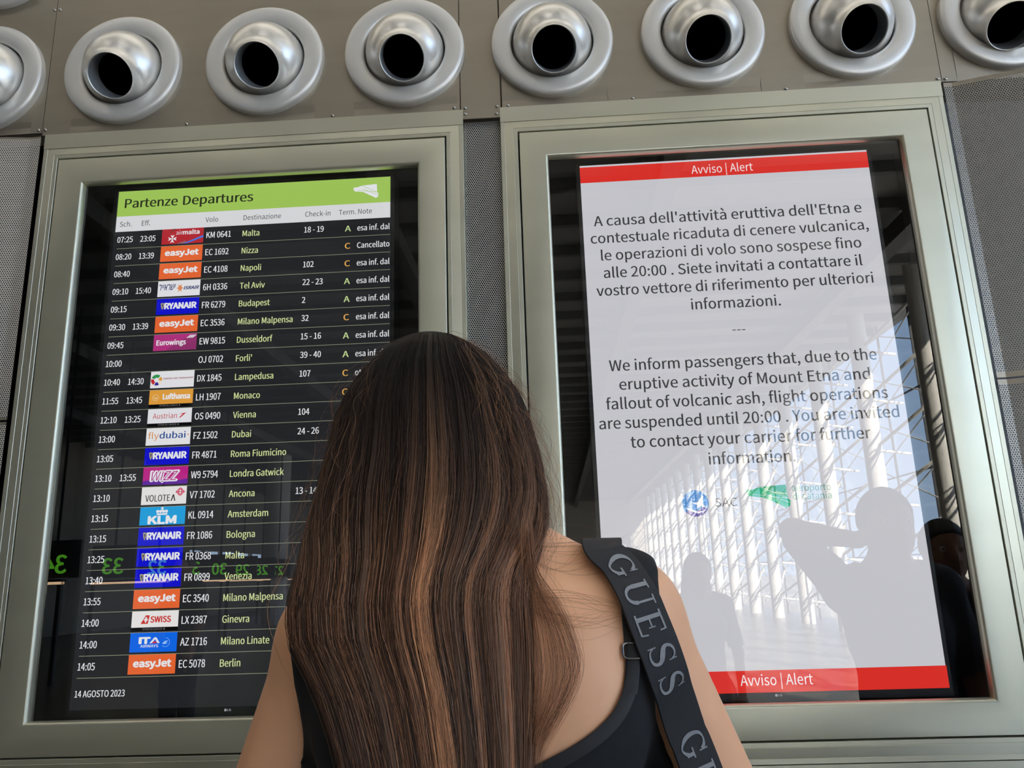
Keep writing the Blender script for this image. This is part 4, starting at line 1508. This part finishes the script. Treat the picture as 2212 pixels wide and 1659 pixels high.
def hair_mesh(paths, rad, cols, name, mat, parent):
    """paths (n, m, 3): each strand a thin three-sided fibre with its own colour along it"""
    n, m, _ = paths.shape
    T = np.gradient(paths, axis=1)
    T /= np.linalg.norm(T, axis=2, keepdims=True) + 1e-9
    ref = np.zeros_like(T)
    ref[..., 1] = -1.0
    ref[..., 0] = 0.15
    A = np.cross(T, ref)
    A /= np.linalg.norm(A, axis=2, keepdims=True) + 1e-9
    Bn = np.cross(A, T)
    tt = np.linspace(0, 1, m)
    taper = np.minimum(1, np.minimum(0.5 + tt * 12, (1.02 - tt) * 6))[None, :, None]
    R_ = rad[:, None, None] * taper
    ang = [PI / 2, PI / 2 + 2 * PI / 3, PI / 2 + 4 * PI / 3]
    V = np.stack([paths + A * R_ * math.cos(a) + Bn * R_ * math.sin(a) for a in ang], 2)
    V = V.reshape(-1, 3)
    base = (np.arange(n) * m * 3)[:, None, None]
    j = (np.arange(m - 1) * 3)[None, :, None]
    k = np.arange(3)[None, None, :]
    k2 = (np.arange(3)[None, None, :] + 1) % 3
    Q = np.stack([base + j + k, base + j + k2, base + j + 3 + k2, base + j + 3 + k], 3).reshape(-1, 4)
    me = bpy.data.meshes.new(name)
    me.vertices.add(len(V))
    me.vertices.foreach_set('co', V.astype(np.float32).ravel())
    me.loops.add(len(Q) * 4)
    me.loops.foreach_set('vertex_index', Q.astype(np.int32).ravel())
    me.polygons.add(len(Q))
    me.polygons.foreach_set('loop_start', (np.arange(len(Q)) * 4).astype(np.int32))
    me.polygons.foreach_set('use_smooth', np.ones(len(Q), dtype=bool))
    at_ = me.color_attributes.new('strand_colour', 'FLOAT_COLOR', 'POINT')
    C = np.repeat(cols.reshape(n, m, 1, 3), 3, axis=2).reshape(-1, 3)
    at_.data.foreach_set('color', np.concatenate([C, np.ones((len(C), 1))], 1).astype(np.float32).ravel())
    me.materials.append(mat)
    me.update()
    me.validate()
    o = bpy.data.objects.new(name, me)
    COL.objects.link(o)
    adopt(o, parent)
    return tag(o, None, None, None, 'stuff')


def hair_mat():
    m = bpy.data.materials.new('brown_hair')
    m.use_nodes = True
    nt = m.node_tree
    p = nt.nodes['Principled BSDF']
    a = nt.nodes.new('ShaderNodeAttribute')
    a.attribute_name = 'strand_colour'
    nt.links.new(a.outputs['Color'], p.inputs['Base Color'])
    p.inputs['Roughness'].default_value = 0.46
    p.inputs['Specular IOR Level'].default_value = 0.35
    return m


M_HAIR = hair_mat()
PAL = [np.array(lin(c)) for c in ((56, 39, 31), (98, 66, 48), (140, 96, 68), (176, 126, 92), (208, 154, 112), (158, 126, 106))]
ROOT = np.array(lin((48, 39, 34)))


def strand_colours(n, m, pick, z, r):
    """dark at the root, each strand reaching its own brown further down"""
    tip = np.stack([PAL[i] for i in pick])
    g = np.clip((1.635 - z) / 0.20, 0, 1) ** 1.5
    c = ROOT[None, None, :] * (1 - g[..., None]) + tip[:, None, :] * g[..., None]
    return c * r[:, None, None]


def grow(n, m, layer_lo, layer_hi, seed, rad, mess=1.0, band=None, tint=None):
    g = np.random.default_rng(seed)
    NC = 150
    ca = np.sort(g.uniform(-1.75, 1.75, NC))              # lock centres: angle round the head
    cph = g.uniform(0, 2 * PI, (NC, 4))
    cdepth = g.uniform(-1, 1, NC)
    cz = g.uniform(1.02, 1.16, NC)
    a0 = g.uniform(-1.80, 1.80, n)
    if band:
        a0 = g.uniform(band[0], band[1], n)
    ci = np.clip(np.searchsorted(ca, a0 + g.normal(0, 0.03, n)), 0, NC - 1)
    u = np.linspace(0, 1, m)[None, :]
    u0 = np.where(g.random(n) < 0.6, 0, g.uniform(0, 0.3, n))[:, None]
    uu = u0 + (1 - u0) * u
    zend = (cz[ci] + g.normal(0, 0.03, n))[:, None]
    z = ZTOP - (ZTOP - zend) * uu ** 1.75
    s = np.clip((1.66 - z) / 0.5, 0, 1)
    pull = np.clip(0.15 + 0.75 * s ** 0.8, 0, 0.80) * g.uniform(0.5, 1.0, n)[:, None]
    a = a0[:, None] * (1 - pull) + ca[ci][:, None] * pull
    a = a + 0.045 * s * np.sin(cph[ci, 0][:, None] + 5 * s) + 0.025 * s * np.sin(cph[ci, 1][:, None] + 11 * s)
    a = a + g.normal(0, 0.022 * mess, n)[:, None] * (0.3 + s) + 0.03 * np.sin(g.uniform(0, 6.3, n)[:, None] + g.uniform(4, 16, n)[:, None] * s) * g.random(n)[:, None] ** 3 * s * 2.5
    a = a + (g.random(n) < 0.08 * mess)[:, None] * g.normal(0, 0.30, n)[:, None] * s ** 1.3 * (1 if mess == 1 else np.sin(3.3 * s + 0.4))
    lay = g.uniform(layer_lo, layer_hi, n)[:, None] - 0.10 * np.abs(cdepth[ci])[:, None] * s - 0.02 * s
    L, R, ys, yb = env(z)
    mid, half = (L + R) / 2, (R - L) / 2
    low = np.clip((1.50 - z) / 0.08, 0, 1)               # below the neck the hair only lies on the back
    aa = np.clip(a, -1.9, 1.9)
    amax = 1.9 - 0.42 * low
    aa = aa * amax / 1.9
    x = mid + half * np.sin(aa) * lay
    y = ys - (ys - yb) * np.cos(aa) * (1 + (lay - 1) * 1.6) * np.where(np.cos(aa) > 0, 1, 0.95)
    y = np.where((np.cos(aa) < 0), ys - 0.075 * np.cos(aa), y)
    P_ = np.stack([x, y, z], 2)
    # colour by lock: copper streaks near the middle, dark at the left, ash brown at the right
    t = np.sin(ca[ci])
    rnd = g.random(n)
    w = np.stack([0.45 - 0.35 * t + 1.6 * np.exp(-((t + 0.28) / 0.16) ** 2), 0.55 + 0 * t, 0.40 + 0.35 * t, 0.10 + 1.1 * np.exp(-((t - 0.12) / 0.16) ** 2) + 0.30 * (t > 0.4), 0.02 + 1.5 * np.exp(-((t - 0.12) / 0.09) ** 2), 0.12 + 0.55 * (t > 0.25)], 1)
    lockw = g.random((NC, 6))
    w = w * (0.06 + 2.6 * lockw[ci] ** 4)
    w /= w.sum(1, keepdims=True)
    pick = (np.cumsum(w, 1) < rnd[:, None]).sum(1).clip(0, 5)
    if tint is not None:
        pick = g.choice(tint, n)
    col = strand_colours(n, m, pick, z, g.uniform(0.75, 1.25, n) * (0.55 + 0.9 * g.random(NC)[ci] ** 1.3))
    return P_, col, rad * g.uniform(0.7, 1.3, n)


P1, C1, R1 = grow(15000, 38, 0.90, 1.0, 11, 0.00022)
P2, C2, R2 = grow(800, 38, 0.99, 1.015, 23, 0.00013, 4.0)
sets = [(P1, C1, R1), (P2, C2 * 1.25, R2)]
for sd, lo, hi, nn, tn in ((31, 0.07, 0.14, 110, (4, 3, 3)), (32, 0.18, 0.24, 90, (3, 4)), (33, 0.62, 0.72, 160, (3, 5)), (34, 0.95, 1.10, 160, (3, 5)), (35, -0.42, -0.38, 90, (3, 5)), (36, -0.05, 0.0, 80, (3,))):
    p3, c3, r3 = grow(nn, 38, 0.985, 1.01, sd, 0.00020, 0.9, (lo, hi), tn)
    sets.append((p3, c3 * 1.15, r3))
hair_mesh(*[np.concatenate([q[i] for q in sets]) for i in (0, 2, 1)], 'hair', M_HAIR, woman)
# cap of scalp hair under the strands
sc = np.full(bw.F.shape, 0.2, dtype=np.float32)
bw.ell(np.array(JW['head']) + np.array([0, -0.012, 0.008]), (0.083, 0.094, 0.104), 0, 0.005, F=sc)
reg = np.broadcast_to((Y - 0.898) + 0.9 * np.clip(1.58 - Z, 0, 1), bw.F.shape)
reg = np.maximum(reg, np.broadcast_to(1.47 - Z, bw.F.shape))
skin_obj('scalp_hair', np.maximum(sc, reg).astype(np.float32), bw, pm('scalp_brown', (34, 26, 22), 0.6), woman, 1)


# loose wisps over the right shoulder blade, and fly-away hairs round the outline
def wisps():
    g = np.random.default_rng(5)
    out, cols, rad = [], [], []
    m = 38
    main = np.array([(-0.020, 1.460), (-0.019, 1.430), (-0.012, 1.410), (0.002, 1.394), (0.012, 1.376), (0.0185, 1.358), (0.0195, 1.344), (0.012, 1.328), (-0.002, 1.310), (-0.014, 1.296), (-0.020, 1.276)])
    for i in range(150):
        k = g.random() ** 0.8
        inner = np.array([-0.028, 0])
        t = np.linspace(0, 10, m)
        x = np.interp(t, range(11), main[:, 0])
        z = np.interp(t, range(11), main[:, 1])
        x = -0.030 + (x + 0.030) * (k * g.uniform(0.85, 1.04)) + g.normal(0, 0.0012)
        z = z + g.normal(0, 0.006)
        for _ in range(2):
            x[1:-1] = (x[:-2] + x[1:-1] * 2 + x[2:]) / 4
            z[1:-1] = (z[:-2] + z[1:-1] * 2 + z[2:]) / 4
        y = np.array([back_y(a, c, 0.70) for a, c in zip(x[::6], z[::6])])
        y = np.interp(np.arange(m), np.arange(0, m, 6)[:len(y)], y) - g.uniform(0.001, 0.012)
        out.append(np.stack([x, y, z], 1))
        cols.append(np.repeat(PAL[g.integers(1, 5)][None] * g.uniform(0.9, 1.3), m, 0))
        rad.append(0.00010 * g.uniform(0.7, 1.3))
    # hairs lying across the bare shoulder to the bag strap
    for i in range(44):
        z0 = g.choice([1.447, 1.440, 1.4, 1.399, 1.401]) + g.normal(0, 0.0025)
        sag = g.uniform(-0.012, 0.02)
        t = np.linspace(0, 1, m)
        x = -0.03 + t * g.uniform(0.05, 0.10)
        z = z0 - sag * np.sin(PI * t) + g.normal(0, 0.004) * t - 0.012 * t * (z0 < 1.41)
        y = np.array([back_y(a, c, 0.73) for a, c in zip(x[::6], z[::6])])
        y = np.interp(np.arange(m), np.arange(0, m, 6)[:len(y)], y) - g.uniform(0.001, 0.004)
        out.append(np.stack([x, y, z], 1))
        cols.append(np.repeat(PAL[g.integers(1, 4)][None], m, 0))
        rad.append(0.00009 * g.uniform(0.7, 1.2))
    # fly-aways
    for i in range(420):
        side = g.choice([-1, 1, 1, 1])
        z0 = g.uniform(1.45, ZTOP)
        ln = g.uniform(0.03, 0.16)
        t = np.linspace(0, 1, m)
        z = z0 - ln * t * g.uniform(0.3, 1)
        L, R, ys, yb = env(z)
        a = side * g.uniform(0.5, 1.55)
        bulge = 1.0 + g.uniform(0.0, 0.13) * np.sin(PI * t * g.uniform(0.6, 1.0))
        x = (L + R) / 2 + (R - L) / 2 * math.sin(a) * bulge + 0.006 * np.sin(g.uniform(0, 6) + t * g.uniform(3, 9)) * t
        y = ys - (ys - yb) * math.cos(a) * bulge
        z = z + 0.008 * np.sin(PI * t) * g.random()
        out.append(np.stack([x, y, z], 1))
        cols.append(np.repeat(PAL[g.integers(1, 5)][None], m, 0))
        rad.append(0.00010 * g.uniform(0.7, 1.3))
    return np.array(out), np.array(rad), np.array(cols)


o_, r_, c_ = wisps()
hair_mesh(o_, r_, c_, 'loose_hair', M_HAIR, woman)

# ------------------------------------------------------------------ people behind, seen only as dark reflections in the screen glass
def bystander(x, y, headz, yaw, lab, shirt, pose='down', female=False, trousers=(38, 40, 48)):
    hh = headz
    R = lambda a, f, z: (x + a * math.cos(yaw) - f * math.sin(yaw), y + a * math.sin(yaw) + f * math.cos(yaw), z)
    sc_ = hh / 1.63
    J = JD(head=R(0, 0.03, hh), neck=R(0, -0.01, hh - 0.15), chest=R(0, 0, hh - 0.335), waist=R(0, 0.01, hh - 0.54), pelvis=R(0, 0, hh - 0.72),
           shR=R(0.155, 0, hh - 0.215), shL=R(-0.155, 0, hh - 0.215), elR=R(0.215, 0.02, hh - 0.50), elL=R(-0.215, 0.02, hh - 0.50), wrR=R(0.19, 0.10, hh - 0.73), wrL=R(-0.19, 0.10, hh - 0.73),
           hipR=R(0.09, 0, hh - 0.76), hipL=R(-0.09, 0, hh - 0.76), knR=R(0.10, 0.02, 0.50 * sc_), knL=R(-0.10, 0.02, 0.50 * sc_), anR=R(0.11, -0.01, 0.085), anL=R(-0.11, -0.01, 0.085))
    J['curl'] = 0.8
    if pose == 'ear':
        J['elL'] = R(-0.34, 0.14, hh - 0.02)
        J['wrL'] = R(-0.135, 0.12, hh - 0.055)
        J['hdL'] = tuple(np.array(R(0.6, -0.55, 0.15)) - np.array(R(0, 0, 0)))
    if pose == 'phone':
        J['elL'] = R(-0.20, 0.08, hh - 0.46)
        J['wrL'] = R(-0.06, 0.27, hh - 0.36)
        J['elR'] = R(0.20, 0.08, hh - 0.46)
        J['wrR'] = R(0.06, 0.27, hh - 0.36)
    b, at = figure(J, 0.011, yaw, female)
    e = empty('person', (x, y, 0), lab, 'person')
    skin_obj('body', b.F, b, pm('olive_skin', (166, 120, 94), 0.5), e, 2)
    X, Y, Z = b.grid()
    hands = np.full(b.F.shape, 0.2, dtype=np.float32)
    for q in ('R', 'L'):
        b.cap(J['el' + q], tuple(np.array(J['wr' + q]) * 1.9 - np.array(J['el' + q]) * 0.9), 0.055, 0.10, 0.005, F=hands)
    hz = np.full(b.F.shape, 0.2, dtype=np.float32)
    b.ell(R(0, 0.03, hh - 0.02), (0.13, 0.15, 0.165), yaw, 0.01, F=hz)
    cloth('shirt', b, pm('shirt_%d_%d_%d' % shirt, shirt, 0.8), e, 0.014, np.maximum.reduce([np.broadcast_to(hh - 0.80 - Z, b.F.shape), -hands, -hz]), 2)
    cloth('trousers', b, pm('trouser_%d_%d_%d' % trousers, trousers, 0.8), e, 0.014, np.maximum.reduce([np.broadcast_to(Z - (hh - 0.78), b.F.shape), np.broadcast_to(0.09 - Z, b.F.shape), -hands]), 2)
    cloth('shoes', b, pm('dark_shoe', (30, 28, 28), 0.5), e, 0.016, np.broadcast_to(Z - 0.085, b.F.shape), 2)
    hr = np.full(b.F.shape, 0.2, dtype=np.float32)
    b.ell(R(0, 0.018, hh + 0.012), (0.088, 0.106, 0.108), yaw, 0.01, F=hr)
    fx, fy = -math.sin(yaw), math.cos(yaw)
    fw = (X - x) * fx + (Y - y) * fy
    low = hh - 0.02 - Z if not female else hh - 0.30 - Z
    face = np.maximum(fw - 0.055, 0) - np.clip(Z - hh - 0.055, 0, 1)
    if female:
        b.ell(R(0, -0.05, hh - 0.13), (0.10, 0.07, 0.17), yaw, 0.04, F=hr)
    skin_obj('hair', np.maximum.reduce([hr, np.broadcast_to(low, b.F.shape), np.broadcast_to(fw - 0.055 - np.clip((Z - hh - 0.02) * 1.6, 0, 0.09), b.F.shape)]).astype(np.float32), b, pm('black_hair', (22, 19, 18), 0.5), e, 1)
    face_parts(at, J['head'], yaw, e)
    return e


VF = 2 * YW
bystander(0.405 * 2.7, VF - 2.7, 1.547, 0.0, 'man mirrored in the right screen with bent arm raised to his head', (70, 74, 82), 'ear')
bystander(0.470 * 3.25, VF - 3.25, 1.465, 0.12, 'dark-haired man mirrored in the black margin at the right of the alert screen', (34, 36, 42), 'phone', trousers=(30, 31, 36))
bystander(0.172 * 5.2, VF - 5.2, 1.405, -0.1, 'woman mirrored lower left of the man with the raised arm', (120, 118, 116), 'down', True)
bystander(-0.47 * 7.2, VF - 7.2, 1.60, 0.3, 'man mirrored low in the left part of the departures screen', (90, 84, 80), 'down')

# ------------------------------------------------------------------ check-in signs, lamps and column at the far left behind, mirrored in the departures glass
signs = [(115, 1219, '34'), (245, 1222, '33'), (295, 1232, '32'), (385, 1237, '31'), (430, 1243, '30'), (500, 1253, '29'), (560, 1258, '28'), (597, 1262, '27')]
M_SIGN = pm('dark_sign_board', (40, 44, 46), 0.5)
for k, num in enumerate(('34', '33', '32', '31', '30', '29', '28', '27')):
    d = 12.6 + 2.1 * k
    x = -8.1 - 0.21 * k
    e = empty('desk_sign', (x, VF - d, 1.42), 'dark hanging sign with green number %s, mirrored in the departures screen' % num, 'sign', 'check-in number signs')
    MB().box(x - 0.42, x + 0.42, VF - d - 0.06, VF - d, 1.60, 2.20).build('board', M_SIGN, e)
    MB().box(x - 0.02, x + 0.02, VF - d - 0.04, VF - d - 0.02, 2.20, CEIL - 0.1).build('hanger', M_SIGN, e)
    f = Flat().text(num, x, -1.68, 0.28, MG, align='C', bold=0.01)
    f.build('number', (lambda dd: (lambda a, c, l: (2 * x_ - a, dd + 0.004, -c)))(VF - d) if False else (lambda dd, xx: (lambda a, c, l: (xx - (a - xx), dd + 0.004, -c)))(VF - d, x), e)
for k in range(5):
    d = 12.3 + 4.2 * k
    e = empty('strip_lamp', (-8.0 - 0.4 * k, VF - d, 1.2), 'warm linear lamp over a check-in desk, number %d from the front' % (k + 1), 'lamp', 'check-in strip lamps')
    xk = -0.75 - 0.4 * k
    MB().box(xk - 8.6, xk - 7.0, VF - d - 0.05, VF - d + 0.05, 1.50, 1.54).build('lamp_tube', em((255, 214, 170), 5.0), e)
    MB().box(xk - 8.62, xk - 6.98, VF - d - 0.07, VF - d + 0.07, 1.54, 1.58).build('lamp_housing', M_SIGN, e)
    MB().box(xk - 8.60, xk - 8.54, VF - d - 0.03, VF - d + 0.03, 0, 1.54).build('post', M_SIGN, e)
    MB().box(xk - 7.06, xk - 7.0, VF - d - 0.03, VF - d + 0.03, 0, 1.54).build('post', M_SIGN, e)
structure(MB().tube((-9.9, VF - 28, 0), (-9.9, VF - 28, CEIL), 0.42, seg=32).build('column', M_WHITE, smooth=True, sharp=50), 'round white column behind the check-in signs')

finish_lettering()
